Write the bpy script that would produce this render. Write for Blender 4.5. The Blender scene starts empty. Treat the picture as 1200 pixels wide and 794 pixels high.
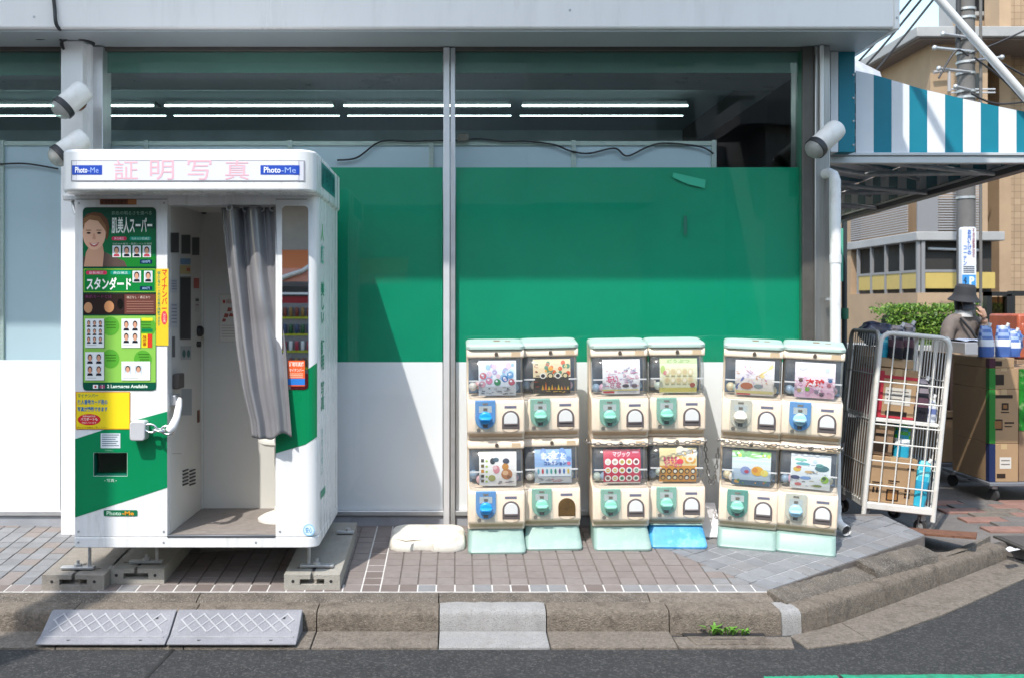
import bpy, bmesh, math, random
from mathutils import Vector, Matrix
R = math.radians
scn = bpy.context.scene
col = scn.collection
random.seed(7)

# ------------------------------------------------------------------ camera, sky, sun, exposure
F = 1167.0          # focal length in photo pixels (35 mm lens on 36 mm film, 1200 px wide)
VX, VY, CH = 535.0, 357.0, 1.6
cam = bpy.data.cameras.new('camera'); camo = bpy.data.objects.new('camera', cam); col.objects.link(camo)
camo.location = (0, 0, CH); camo.rotation_euler = (R(90), 0, 0)
cam.sensor_width = 36; cam.lens = 36 * F / 1200
cam.shift_x = (600 - VX) / 1200; cam.shift_y = -(397 - VY) / 1200
cam.clip_start = .05; cam.clip_end = 500
cam.dof.use_dof = True; cam.dof.focus_distance = 5.6; cam.dof.aperture_fstop = 3.6
scn.camera = camo
SUN = Vector((.48, 1, -1.5)).normalized()
world = bpy.data.worlds.new('World'); scn.world = world; world.use_nodes = True
wn = world.node_tree.nodes; wl = world.node_tree.links
sky = wn.new('ShaderNodeTexSky'); sky.sky_type = 'NISHITA'; sky.sun_disc = False
sky.sun_elevation = math.asin(-SUN.z); sky.sun_rotation = math.atan2(-SUN.x, -SUN.y) % (2 * math.pi)
sky.air_density = 1.9; sky.dust_density = 1.7; sky.ozone_density = 3.0
wl.new(sky.outputs[0], wn['Background'].inputs[0]); wn['Background'].inputs[1].default_value = .15
sl = bpy.data.lights.new('sun', 'SUN'); so = bpy.data.objects.new('sun', sl); col.objects.link(so)
sl.energy = 2.3; sl.angle = R(.55); sl.color = (1, .955, .88)
so.rotation_euler = SUN.to_track_quat('-Z', 'Y').to_euler(); so.location = (-6, -10, 14)
scn.view_settings.view_transform = 'Standard'; scn.view_settings.look = 'None'
scn.view_settings.exposure = 1.0; scn.view_settings.gamma = 1
scn.cycles.max_bounces = 10; scn.cycles.transparent_max_bounces = 24
scn.cycles.sample_clamp_indirect = 6; scn.cycles.use_denoising = True

# ------------------------------------------------------------------ helpers
def X(px, D): return (px - VX) / F * D
def Z(py, D): return CH - (py - VY) / F * D
def H(h):
    c = [int(h[i:i + 2], 16) / 255 for i in (1, 3, 5)]
    return tuple(x / 12.92 if x <= .04045 else ((x + .055) / 1.055) ** 2.4 for x in c)
MATS = {}
def mat(name, c, rough=.5, metal=0, var=0, vs=6, bump=0, bs=60, dirt=None, spec=.5, coat=0, aniso=None):
    """procedural Principled: colour with noise variation `var`, stains `dirt`=(colour, amount, scale), fine bump"""
    if name in MATS: return MATS[name]
    if isinstance(c, str): c = H(c)
    m = bpy.data.materials.new(name); m.use_nodes = True
    n = m.node_tree.nodes; l = m.node_tree.links; b = n['Principled BSDF']
    b.inputs['Base Color'].default_value = (*c, 1); b.inputs['Roughness'].default_value = rough
    b.inputs['Metallic'].default_value = metal; b.inputs['Specular IOR Level'].default_value = spec
    b.inputs['Coat Weight'].default_value = coat
    tc = n.new('ShaderNodeTexCoord')
    src = tc.outputs['Object']
    if aniso:
        mp = n.new('ShaderNodeMapping'); mp.inputs['Scale'].default_value = aniso
        l.new(src, mp.inputs[0]); src = mp.outputs[0]
    cur = None
    if var:
        t = n.new('ShaderNodeTexNoise'); t.inputs['Scale'].default_value = vs; t.inputs['Detail'].default_value = 6
        t.inputs['Roughness'].default_value = .65; l.new(src, t.inputs['Vector'])
        r = n.new('ShaderNodeValToRGB'); r.color_ramp.elements[0].position = .3; r.color_ramp.elements[1].position = .72
        r.color_ramp.elements[0].color = (*[max(0, x * (1 - var)) for x in c], 1)
        r.color_ramp.elements[1].color = (*[min(1, x * (1 + var)) for x in c], 1)
        l.new(t.outputs[0], r.inputs[0]); cur = r.outputs[0]
        mr = n.new('ShaderNodeMapRange'); mr.inputs[3].default_value = max(.02, rough - .12); mr.inputs[4].default_value = min(1, rough + .12)
        l.new(t.outputs[0], mr.inputs[0]); l.new(mr.outputs[0], b.inputs['Roughness'])
    if dirt:
        dc, amt, ds = dirt
        if isinstance(dc, str): dc = H(dc)
        t2 = n.new('ShaderNodeTexNoise'); t2.inputs['Scale'].default_value = ds; t2.inputs['Detail'].default_value = 9
        t2.inputs['Roughness'].default_value = .7; l.new(src, t2.inputs['Vector'])
        r2 = n.new('ShaderNodeValToRGB'); r2.color_ramp.elements[0].position = .5; r2.color_ramp.elements[1].position = .75
        r2.color_ramp.elements[1].color = (amt, amt, amt, 1)
        l.new(t2.outputs[0], r2.inputs[0])
        mx = n.new('ShaderNodeMix'); mx.data_type = 'RGBA'; l.new(r2.outputs[0], mx.inputs[0])
        if cur: l.new(cur, mx.inputs[6])
        else: mx.inputs[6].default_value = (*c, 1)
        mx.inputs[7].default_value = (*dc, 1); cur = mx.outputs[2]
    if cur: l.new(cur, b.inputs['Base Color'])
    if bump:
        t3 = n.new('ShaderNodeTexNoise'); t3.inputs['Scale'].default_value = bs; t3.inputs['Detail'].default_value = 5
        l.new(src, t3.inputs['Vector'])
        bp = n.new('ShaderNodeBump'); bp.inputs['Strength'].default_value = bump; bp.inputs['Distance'].default_value = .01
        l.new(t3.outputs[0], bp.inputs['Height']); l.new(bp.outputs[0], b.inputs['Normal'])
    MATS[name] = m; return m
def ink(c, rough=.45):
    return mat('ink_' + c.strip('#') + '_%d' % int(rough * 100), c, rough)
def emit(name, c, s):
    if name in MATS: return MATS[name]
    m = bpy.data.materials.new(name); m.use_nodes = True; b = m.node_tree.nodes['Principled BSDF']
    b.inputs['Base Color'].default_value = (*c, 1); b.inputs['Emission Color'].default_value = (*c, 1)
    b.inputs['Emission Strength'].default_value = s; MATS[name] = m; return m
def glass(name, tint, ior=1.5, rough=.0, wob=0, film=0, dust=0):
    """thin sheet: Fresnel mix of mirror reflection and tinted see-through, optional dust film"""
    if name in MATS: return MATS[name]
    m = bpy.data.materials.new(name); m.use_nodes = True; n = m.node_tree.nodes; l = m.node_tree.links
    n.remove(n['Principled BSDF']); out = n['Material Output']
    tr = n.new('ShaderNodeBsdfTransparent'); tr.inputs[0].default_value = (*tint, 1)
    gl = n.new('ShaderNodeBsdfGlossy'); gl.inputs['Roughness'].default_value = rough
    lw = n.new('ShaderNodeLayerWeight'); lw.inputs[0].default_value = .5      # symmetric Schlick reflectance, same from both sides
    pw = n.new('ShaderNodeMath'); pw.operation = 'POWER'; pw.inputs[1].default_value = 5; l.new(lw.outputs['Facing'], pw.inputs[0])
    fr = n.new('ShaderNodeMapRange'); fr.inputs[3].default_value = ((ior - 1) / (ior + 1)) ** 2; fr.inputs[4].default_value = 1; l.new(pw.outputs[0], fr.inputs[0])
    if wob:
        tc = n.new('ShaderNodeTexCoord'); t = n.new('ShaderNodeTexNoise'); t.inputs['Scale'].default_value = 1.3
        l.new(tc.outputs['Object'], t.inputs['Vector'])
        bp = n.new('ShaderNodeBump'); bp.inputs['Strength'].default_value = wob; bp.inputs['Distance'].default_value = .02
        l.new(t.outputs[0], bp.inputs['Height']); l.new(bp.outputs[0], gl.inputs['Normal'])
    mx = n.new('ShaderNodeMixShader'); l.new(fr.outputs[0], mx.inputs[0]); l.new(tr.outputs[0], mx.inputs[1]); l.new(gl.outputs[0], mx.inputs[2])
    last = mx
    if dust:
        df = n.new('ShaderNodeBsdfDiffuse'); df.inputs[0].default_value = (.75, .74, .7, 1)
        m2 = n.new('ShaderNodeMixShader'); m2.inputs[0].default_value = dust
        tc2 = n.new('ShaderNodeTexCoord'); t2 = n.new('ShaderNodeTexNoise'); t2.inputs['Scale'].default_value = 4; t2.inputs['Detail'].default_value = 8; l.new(tc2.outputs['Object'], t2.inputs['Vector'])
        m3 = n.new('ShaderNodeMapRange'); m3.inputs[1].default_value = .35; m3.inputs[2].default_value = .7; m3.inputs[3].default_value = dust * .4; m3.inputs[4].default_value = dust * 1.6; l.new(t2.outputs[0], m3.inputs[0]); l.new(m3.outputs[0], m2.inputs[0])
        l.new(last.outputs[0], m2.inputs[1]); l.new(df.outputs[0], m2.inputs[2]); last = m2
    l.new(last.outputs[0], out.inputs[0]); MATS[name] = m; return m

class MB:
    """collects shapes; mi = material index of what is added next"""
    def __init__(s): s.v = []; s.f = []; s.m = []; s.mi = 0; s.xf = None
    def add(s, vs, fs):
        o = len(s.v)
        for p in vs:
            p = Vector(p)
            s.v.append(tuple(s.xf @ p) if s.xf else tuple(p))
        for f in fs: s.f.append([o + i for i in f]); s.m.append(s.mi)
        return s
    def box(s, x0, x1, y0, y1, z0, z1):
        return s.add([(x0, y0, z0), (x1, y0, z0), (x1, y1, z0), (x0, y1, z0), (x0, y0, z1), (x1, y0, z1), (x1, y1, z1), (x0, y1, z1)],
                     [(0, 3, 2, 1), (4, 5, 6, 7), (0, 1, 5, 4), (1, 2, 6, 5), (2, 3, 7, 6), (3, 0, 4, 7)])
    def prism(s, poly, a, b, ax='z'):
        """poly = 2D outline; ax='z': (x,y) from z=a..b; 'y': (x,z) from y=a..b; 'x': (y,z) from x=a..b"""
        n = len(poly)
        def q(u, v, w): return {'z': (u, v, w), 'y': (u, w, v), 'x': (w, u, v)}[ax]
        vs = [q(u, v, a) for u, v in poly] + [q(u, v, b) for u, v in poly]
        fs = [tuple(range(n))[::-1], tuple(range(n, 2 * n))] + [(i, (i + 1) % n, n + (i + 1) % n, n + i) for i in range(n)]
        return s.add(vs, fs)
    def tube(s, pts, r, seg=8, closed=False, caps=True):
        pts = [Vector(p) for p in pts]; n = len(pts); vs = []; fs = []
        rr = r if isinstance(r, (list, tuple)) else [r] * n
        up = None
        for i, p in enumerate(pts):
            a = pts[(i - 1) % n] if (i or closed) else p; b = pts[(i + 1) % n] if (i < n - 1 or closed) else p
            d = (b - a).normalized()
            if up is None: up = Vector((0, 0, 1)) if abs(d.z) < .9 else Vector((0, 1, 0))
            u = d.cross(up).normalized(); up = u.cross(d).normalized()
            for k in range(seg):
                t = 2 * math.pi * k / seg
                vs.append(p + (u * math.cos(t) + up * math.sin(t)) * rr[i])
        m = n if closed else n - 1
        for i in range(m):
            for k in range(seg):
                j = (i + 1) % n
                fs.append((i * seg + k, i * seg + (k + 1) % seg, j * seg + (k + 1) % seg, j * seg + k))
        if not closed and caps: fs += [tuple(range(seg))[::-1], tuple(range((n - 1) * seg, n * seg))]
        return s.add(vs, fs)
    def lathe(s, prof, c, ax=(0, 0, 1), seg=20):
        """prof: list of (radius, height along ax)"""
        ax = Vector(ax).normalized(); t = Vector((1, 0, 0)) if abs(ax.x) < .9 else Vector((0, 1, 0))
        u = ax.cross(t).normalized(); w = ax.cross(u); c = Vector(c); vs = []; fs = []
        for r, h in prof:
            for k in range(seg):
                a = 2 * math.pi * k / seg; vs.append(c + ax * h + (u * math.cos(a) + w * math.sin(a)) * r)
        for i in range(len(prof) - 1):
            for k in range(seg): fs.append((i * seg + k, i * seg + (k + 1) % seg, (i + 1) * seg + (k + 1) % seg, (i + 1) * seg + k))
        fs += [tuple(range(seg))[::-1], tuple(range((len(prof) - 1) * seg, len(prof) * seg))]
        return s.add(vs, fs)
    def grid(s, fn, nu, nv):
        vs = [fn(i / nu, j / nv) for j in range(nv + 1) for i in range(nu + 1)]
        return s.add(vs, [(j * (nu + 1) + i, j * (nu + 1) + i + 1, (j + 1) * (nu + 1) + i + 1, (j + 1) * (nu + 1) + i) for j in range(nv) for i in range(nu)])
    def ball(s, c, r, seg=12, sq=(1, 1, 1)):
        c = Vector(c); n = seg // 2
        return s.lathe([(max(1e-4, r * math.sin(math.pi * i / n)), -r * math.cos(math.pi * i / n)) for i in range(n + 1)], c, seg=seg)
    def torus(s, c, Rm, r, u, w, seg=10, sr=5, st=1.0):
        c = Vector(c); u = Vector(u).normalized(); w = Vector(w).normalized()
        pts = [c + u * Rm * st * math.cos(2 * math.pi * k / seg) + w * Rm * math.sin(2 * math.pi * k / seg) for k in range(seg)]
        return s.tube(pts, r, sr, closed=True)
ORG = {}
def finish(me, smooth):
    if smooth:
        me.polygons.foreach_set('use_smooth', [True] * len(me.polygons)); me.set_sharp_from_angle(angle=R(smooth))
def obj(name, mb, mats, parent=None, kind=None, bevel=0, seg=2, smooth=0, label=None):
    """one mesh object; shapes are given in world coordinates and shifted to the parent's (or their own base's) origin"""
    if parent is None:
        xs, ys, zs = zip(*mb.v)
        org = Vector(((min(xs) + max(xs)) / 2, (min(ys) + max(ys)) / 2, min(zs)))
    else: org = ORG[parent.name]
    me = bpy.data.meshes.new(name); me.from_pydata([Vector(p) - org for p in mb.v], [], mb.f)
    for m in (mats if isinstance(mats, (list, tuple)) else [mats]): me.materials.append(m)
    me.polygons.foreach_set('material_index', mb.m)
    bm = bmesh.new(); bm.from_mesh(me)
    if mb.__dict__.get('fix', True): bmesh.ops.recalc_face_normals(bm, faces=bm.faces)
    bm.to_mesh(me); bm.free(); me.update()
    finish(me, smooth or (40 if bevel else 0))
    o = bpy.data.objects.new(name, me); col.objects.link(o)
    if parent is None: o.location = org
    else: o.parent = parent
    ORG[o.name] = org
    if kind: o['kind'] = kind
    if label: o['label'] = label
    if bevel:
        b = o.modifiers.new('bevel', 'BEVEL'); b.width = bevel; b.segments = seg; b.limit_method = 'ANGLE'; b.angle_limit = R(35)
    return o
def tag(o, label, cat, group=None):
    o['label'] = label; o['category'] = cat
    if group: o['group'] = group
    return o
def thing(name, label, cat, loc, group=None, local=False, rot=None):
    o = bpy.data.objects.new(name, None); col.objects.link(o); o.location = loc; o.empty_display_size = .1
    if rot: o.rotation_euler = rot
    tag(o, label, cat, group); ORG[o.name] = Vector((0, 0, 0)) if local else Vector(loc); return o
def structure(name, loc):
    o = bpy.data.objects.new(name, None); col.objects.link(o); o.location = loc; o['kind'] = 'structure'; ORG[o.name] = Vector(loc); return o
def dupe(o, parent, mats=None, name=None):
    """a copy of one part under another parent, sharing the mesh unless recoloured"""
    c = o.copy(); col.objects.link(c); c.parent = parent; ORG[c.name] = ORG[o.name]
    if name: c.name = name; ORG[c.name] = ORG[o.name]
    if mats:
        c.data = o.data.copy(); c.data.materials.clear()
        for m in (mats if isinstance(mats, (list, tuple)) else [mats]): c.data.materials.append(m)
    return c
def B(*a):
    m = MB(); m.box(*a); return m
def rr(x0, y0, x1, y1, r, n=4):
    """rounded rectangle outline"""
    p = []
    for cx, cy, a in ((x1 - r, y1 - r, 0), (x0 + r, y1 - r, 90), (x0 + r, y0 + r, 180), (x1 - r, y0 + r, 270)):
        for k in range(n + 1):
            t = R(a + 90 * k / n); p.append((cx + r * math.cos(t), cy + r * math.sin(t)))
    return p
def el(cx, cy, rx, ry, n=20): return [(cx + rx * math.cos(2 * math.pi * k / n), cy + ry * math.sin(2 * math.pi * k / n)) for k in range(n)]
GL = {}
def glyphs(s, bold=0):
    k = (s, bold)
    if k not in GL:
        c = bpy.data.curves.new('t', 'FONT'); c.body = s; c.resolution_u = 2; c.align_x = 'CENTER'; c.offset = bold; c.space_line = .95
        o = bpy.data.objects.new('t', c); col.objects.link(o); dg = bpy.context.evaluated_depsgraph_get(); dg.update()
        me = bpy.data.meshes.new_from_object(o.evaluated_get(dg)); bpy.data.objects.remove(o); bpy.data.curves.remove(c)
        vs = [(p.co.x, p.co.y) for p in me.vertices]; fs = [list(p.vertices) for p in me.polygons]; bpy.data.meshes.remove(me)
        if vs:
            x0 = min(p[0] for p in vs); x1 = max(p[0] for p in vs); y0 = min(p[1] for p in vs); y1 = max(p[1] for p in vs)
            vs = [((a - x0) / max(1e-6, x1 - x0), (b - y0) / max(1e-6, y1 - y0)) for a, b in vs]
        GL[k] = (vs, fs)
    return GL[k]
class Print:
    """flat print: coloured outlines and lettering in stacked hair-thin layers; fr maps (u, v, layer) to space; v grows downwards if flip"""
    def __init__(s, fr, flip=True): s.fr = fr; s.mb = MB(); s.mb.fix = False; s.mats = []; s.flip = flip; s.ro = .45
    def _m(s, c):
        m = ink(c, s.ro) if isinstance(c, str) else c
        if m not in s.mats: s.mats.append(m)
        s.mb.mi = s.mats.index(m)
    def poly(s, pts, c, l=0): s._m(c); s.mb.add([s.fr(u, v, l) for u, v in pts], [tuple(range(len(pts)))]); return s
    def rect(s, x0, y0, x1, y1, c, l=0, r=0): return s.poly(rr(x0, y0, x1, y1, r, 3) if r else [(x0, y0), (x1, y0), (x1, y1), (x0, y1)], c, l)
    def oval(s, cx, cy, rx, ry, c, l=0, n=16): return s.poly(el(cx, cy, rx, ry, n), c, l)
    def text(s, t, x0, y0, x1, y1, c, l=2, bold=0, vert=False):
        s._m(c); vs, fs = glyphs('\n'.join(t) if vert else t, bold)
        if s.flip: s.mb.add([s.fr(x0 + a * (x1 - x0), y1 + b * (y0 - y1), l) for a, b in vs], fs)
        else: s.mb.add([s.fr(x0 + a * (x1 - x0), y0 + b * (y1 - y0), l) for a, b in vs], fs)
        return s
    def build(s, name, parent, **k): return obj(name, s.mb, s.mats, parent, **k)
def front(D, dl=.0006): return lambda u, v, l: (X(u, D), D - l * dl, Z(v, D))
def clip(poly, a, b):
    """keep the part of poly to the left of the line a->b"""
    out = []
    def sd(p): return (b[0] - a[0]) * (p[1] - a[1]) - (b[1] - a[1]) * (p[0] - a[0])
    for i, p in enumerate(poly):
        q = poly[(i + 1) % len(poly)]; sp, sq = sd(p), sd(q)
        if sp >= 0: out.append(p)
        if sp * sq < 0:
            t = sp / (sp - sq); out.append((p[0] + (q[0] - p[0]) * t, p[1] + (q[1] - p[1]) * t))
    return out
# ------------------------------------------------------------------ materials of the place
W = 6.13                      # facade plane
def gz(y): return .149 + .088 * (y - 5.04)     # the pavement falls towards the kerb
asphalt = mat('asphalt', (0.032, 0.032, 0.033), .85, var=.3, vs=9, bump=1, bs=190, dirt=((.055, .052, .05), .6, 3))
def speckle(m, sc=420, amt=.5, c=(.45, .43, .4)):
    n = m.node_tree.nodes; l = m.node_tree.links; b = n['Principled BSDF']; i = b.inputs['Base Color']
    tc = n.new('ShaderNodeTexCoord'); v = n.new('ShaderNodeTexVoronoi'); v.inputs['Scale'].default_value = sc
    l.new(tc.outputs['Object'], v.inputs['Vector']); sx = n.new('ShaderNodeSeparateColor'); l.new(v.outputs['Color'], sx.inputs[0])
    mr = n.new('ShaderNodeMapRange'); mr.inputs[1].default_value = .78; mr.inputs[2].default_value = .95; mr.inputs[4].default_value = amt
    l.new(sx.outputs[0], mr.inputs[0]); mx = n.new('ShaderNodeMix'); mx.data_type = 'RGBA'; l.new(mr.outputs[0], mx.inputs[0])
    if i.links: l.new(i.links[0].from_socket, mx.inputs[6])
    else: mx.inputs[6].default_value = i.default_value
    mx.inputs[7].default_value = (*c, 1); l.new(mx.outputs[2], i); return m
speckle(asphalt, 120, .75, (.11, .106, .102)); speckle(asphalt, 60, .25, (.14, .135, .13)); speckle(asphalt, 90, .35, (.022, .022, .024))
kerb_m = speckle(mat('kerb_concrete', (0.170, 0.139, 0.109), .9, var=.42, vs=55, bump=1, bs=130, dirt=((.05, .038, .028), .9, 9)), 230, .4, (.30, .27, .23))
kerb_new = speckle(mat('new_kerb_concrete', (0.331, 0.324, 0.317), .9, var=.15, vs=9, bump=.7, bs=200, dirt=((.2, .18, .16), .6, 10)), 260, .6, (.16, .155, .15))
gutter_m = speckle(mat('gutter_concrete', (0.184, 0.155, 0.126), .9, var=.38, vs=50, bump=1, bs=130, dirt=((.07, .055, .043), .9, 8)), 230, .4, (.33, .30, .26))
rough_m = speckle(mat('washed_aggregate', (0.128, 0.108, 0.088), .95, var=.35, vs=9, bump=1, bs=110, dirt=((.055, .045, .038), .85, 8)), 210, .6, (.30, .275, .24))
grout_l = mat('pale_grout', (.58, .56, .54), .9, var=.15, vs=20)
grout_m = mat('tile_grout', (.17, .145, .13), .95, var=.25, vs=9, bump=.4, bs=200)
TILE = [mat('tile_%d' % i, c, .72, var=.10, vs=23, bump=.3, bs=300, dirt=((.16, .13, .115), .5, 9))
        for i, c in enumerate([(0.221, 0.188, 0.175), (0.228, 0.195, 0.182), (0.211, 0.178, 0.165), (0.231, 0.201, 0.188), (0.165, 0.132, 0.119), (0.224, 0.224, 0.228), (0.244, 0.241, 0.241)])]
GTILE = [mat('grey_tile_%d' % i, c, .7, var=.12, vs=15, bump=.25, bs=300, dirt=((.15, .14, .14), .4, 8)) for i, c in enumerate([(0.210, 0.214, 0.225), (0.232, 0.236, 0.247), (0.195, 0.199, 0.210), (0.217, 0.214, 0.217)])]
white_p = mat('white_paint_metal', (.80, .80, .81), .32, var=.03, vs=3, dirt=((.5, .47, .43), .25, 5), bump=.02, bs=8)
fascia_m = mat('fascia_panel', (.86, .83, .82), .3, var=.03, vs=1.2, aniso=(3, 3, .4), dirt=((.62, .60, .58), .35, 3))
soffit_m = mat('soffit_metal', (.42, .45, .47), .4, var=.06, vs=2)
alu = mat('aluminium', (.62, .62, .63), .38, metal=.75, var=.08, vs=9)
steel = mat('brushed_steel', (.42, .41, .40), .34, metal=.85, var=.12, vs=6, aniso=(12, 12, .6))
darkmetal = mat('dark_bronze_frame', (.11, .10, .09), .45, metal=.3, var=.15, vs=8)
galv = mat('galvanised', (.50, .51, .52), .45, metal=.6, var=.2, vs=20)
rust = mat('rust', (.16, .07, .04), .85, var=.4, vs=30, bump=.4, bs=80)
black_p = mat('black_plastic', (.025, .025, .027), .5)
rubber = mat('dark_rubber', (.04, .04, .042), .7)

# ------------------------------------------------------------------ ground
o = obj('road', MB().add([(-60, -40, 0), (60, -40, 0), (60, 90, 0), (-60, 90, 0)], [(0, 1, 2, 3)]), asphalt, kind='structure')
DA = R(36); dv = (math.cos(DA), math.sin(DA)); nv = (-math.sin(DA), math.cos(DA))   # the corner is cut off along this line
A0 = (1.56, 5.04)
pave = structure('pavement', (0, 5.6, .1))
def sheet(poly, zf, th, mb=None):
    mb = mb or MB(); n = len(poly)
    mb.add([(x, y, zf(x, y)) for x, y in poly] + [(x, y, zf(x, y) - th) for x, y in poly],
           [tuple(range(n)), tuple(range(n, 2 * n))[::-1]] + [(i, n + i, n + (i + 1) % n, (i + 1) % n) for i in range(n)]); return mb
pz = lambda x, y: gz(y)
PB = (A0[0] + 1.52 * dv[0], A0[1] + 1.52 * dv[1])
bed = [(-5, 5.04), A0, PB, (2.72, W + .25), (2.44, W + .25), (2.44, W + .1), (-5, W + .1)]
obj('tile_bed', sheet(bed, lambda x, y: gz(y) - .004, .14), grout_m, pave)
obj('pale_joint', sheet([(-4, 5.041), (A0[0] + .1, 5.041), (A0[0], 5.141), (-4, 5.141)], lambda x, y: gz(y) - .0005, .003), grout_l, pave)
obj('pale_joint', sheet([(X(421, 5.04), 5.142), (X(447, 5.04), 5.142), (X(447, 5.04), W), (X(421, 5.04), W)], lambda x, y: gz(y) - .0005, .003), grout_l, pave)
obj('pale_joint', sheet([(A0[0] + .05, 5.142), (PB[0] - .05, PB[1] + .02), (2.6, W), (1.75, W), (A0[0] - .25, 5.5)], lambda x, y: gz(y) - .0008, .003), mat('grey_grout', (.36, .36, .37), .9, var=.2, vs=15), pave)
tp = .0953; jw = .0075
tiles = []; j0, j1 = (A0[0] + .03, 5.04), (A0[0] - .40, 5.75)          # where the cut tiling starts
def tile_poly(p, m):
    if len(p) >= 3:
        a = abs(sum(p[i][0] * p[(i + 1) % len(p)][1] - p[(i + 1) % len(p)][0] * p[i][1] for i in range(len(p)))) / 2
        if a > 4e-4: tiles.append((p, m))
rnd = random.Random(3)
xoff = X(444.8, 5.04) % tp
for r in range(13):
    y0 = 5.043 + r * tp
    if y0 > W + .06: break
    for c in range(-60, 24):
        x0 = xoff + c * tp
        if x0 < -4.95 or x0 > 2.2: continue
        p = [(x0 + jw / 2, y0 + jw / 2), (x0 + tp - jw / 2, y0 + jw / 2), (x0 + tp - jw / 2, min(W + .08, y0 + tp - jw / 2)), (x0 + jw / 2, min(W + .08, y0 + tp - jw / 2))]
        p = clip(p, j0, j1)
        if r == 0: m = TILE[rnd.choice([0, 1, 4, 5, 2, 3, 4]) if x0 < .9 else 5 + rnd.randint(0, 1)]
        elif x0 > 1.3: m = rnd.choice([TILE[0], TILE[3], TILE[5], TILE[5]])
        elif -.52 < x0 + .02 < -.38: m = TILE[rnd.choice([0, 4, 4, 2])]
        elif x0 < -1.95: m = rnd.choice(GTILE[:3] + [TILE[3]])
        else: m = TILE[rnd.choice([0, 0, 1, 1, 2, 3, 3])]
        tile_poly(p, m)
for r in range(-1, 13):            # the cut corner: larger grey tiles set along the diagonal
    for c in range(-4, 20):
        u0, v0 = c * .11 - .06, r * .118
        q = [(A0[0] + u * dv[0] + v * nv[0], A0[1] + u * dv[1] + v * nv[1]) for u, v in
             ((u0 + jw / 2, v0 + jw / 2), (u0 + .11 - jw / 2, v0 + jw / 2), (u0 + .11 - jw / 2, v0 + .118 - jw / 2), (u0 + jw / 2, v0 + .118 - jw / 2))]
        q = clip(q, j1, j0); q = clip(q, A0, PB); q = clip(q, PB, (2.72, W + .2)); q = clip(q, (4, W + .19), (-4, W + .19)); q = clip(q, (A0[0] - .1, 5.043), (4, 5.043))
        if all(-1 < p[0] < 2.9 for p in q): tile_poly(q, rnd.choice(GTILE))
def tile_mesh(mb, p, dz):
    t = rnd.uniform(-.0012, .0012)
    n = len(p); z = lambda x, y, k: gz(y) + .002 + t + k
    inn = []
    cx = sum(q[0] for q in p) / n; cy = sum(q[1] for q in p) / n
    for q in p: inn.append((cx + (q[0] - cx) * .97, cy + (q[1] - cy) * .97))
    vs = [(x, y, z(x, y, -.008)) for x, y in p] + [(x, y, z(x, y, -.0012)) for x, y in p] + [(x, y, z(x, y, 0)) for x, y in inn]
    fs = [(i, (i + 1) % n, n + (i + 1) % n, n + i) for i in range(n)] + [(n + i, n + (i + 1) % n, 2 * n + (i + 1) % n, 2 * n + i) for i in range(n)] + [tuple(range(2 * n, 3 * n))]
    mb.add(vs, fs)
vis = [t for t in tiles if -2.75 < min(q[0] for q in t[0])]
vis.sort(key=lambda t: sum(q[1] for q in t[0]) / len(t[0]))
far = {}
for i, (p, m) in enumerate(vis + [t for t in tiles if -2.75 >= min(q[0] for q in t[0])]):
    if i < 300:
        mb = MB(); tile_mesh(mb, p, 0); obj('tile', mb, m, pave)
    else: far.setdefault(m.name, []).append(p)
mb = MB(); ml = []
for k, ps in far.items():
    ml.append(MATS[k]); mb.mi = len(ml) - 1
    for p in ps: tile_mesh(mb, p, 0)
obj('far_tiles', mb, ml, pave, kind='stuff')

# strip of rough aggregate between the tiles and the kerb, then the kerb stones and the gutter slabs
ks = structure('kerb', (0, 4.95, 0)); gt = structure('gutter', (0, 4.7, 0))
def bumpy(p0, p1, w0, w1, z0, z1, n, seed, name, m, parent, amp=.006):
    """a rough cast strip from p0 to p1: cross-section w0..w1 outwards of the line, top z0 (outer) to z1 (inner)"""
    r = random.Random(seed); d = Vector((p1[0] - p0[0], p1[1] - p0[1])); L = d.length; d.normalize(); nn = Vector((-d.y, d.x))
    mb = MB(); prof = [(w0, -.02), (w0, z0 - .015), (w0 + .012, z0), ((w0 + w1) / 2, (z0 + z1) / 2), (w1, z1), (w1, -.02)]
    vs = []
    for i in range(n + 1):
        for k, (w, z) in enumerate(prof):
            a = amp if 0 < k < 5 else 0
            q = Vector(p0) + d * (L * i / n) + nn * (w + r.uniform(-a, a)); vs.append((q.x, q.y, z + r.uniform(-a, a) * .6))
    k = len(prof)
    mb.add(vs, [(i * k + j, i * k + (j + 1) % k, (i + 1) * k + (j + 1) % k, (i + 1) * k + j) for i in range(n) for j in range(k)] + [tuple(range(k)), tuple(range(n * k, n * k + k))[::-1]])
    return obj(name, mb, m, parent, smooth=60)
SX = [X(p, 4.95) for p in (-640, 230, 514, 762)] + [A0[0] + .02]
for i in range(4):
    bumpy((SX[i] + .003, 4.945), (SX[i + 1] - .003, 4.945), 0, .094, .128, .146, int((SX[i + 1] - SX[i]) / .03), i, 'aggregate_strip', [rough_m, rough_m, rough_m, gutter_m][i], ks, .0035 if i < 3 else .002)
bumpy((A0[0] + .03, 4.975), (A0[0] + .03 + .78 * dv[0], 4.975 + .78 * dv[1]), -.075, .045, .135, .165, 34, 9, 'aggregate_strip', rough_m, ks, .005)
bumpy((A0[0] + .03 + .785 * dv[0], 4.975 + .785 * dv[1]), (A0[0] + .03 + 1.42 * dv[0], 4.975 + 1.42 * dv[1]), -.075, .045, .168, .198, 26, 10, 'aggregate_strip', rough_m, ks, .005)
kprof = [(-.006, -.05), (-.001, .05), (.004, .096), (.010, .110), (.024, .120), (.118, .127), (.118, -.05)]    # (depth behind the face, height)
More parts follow.
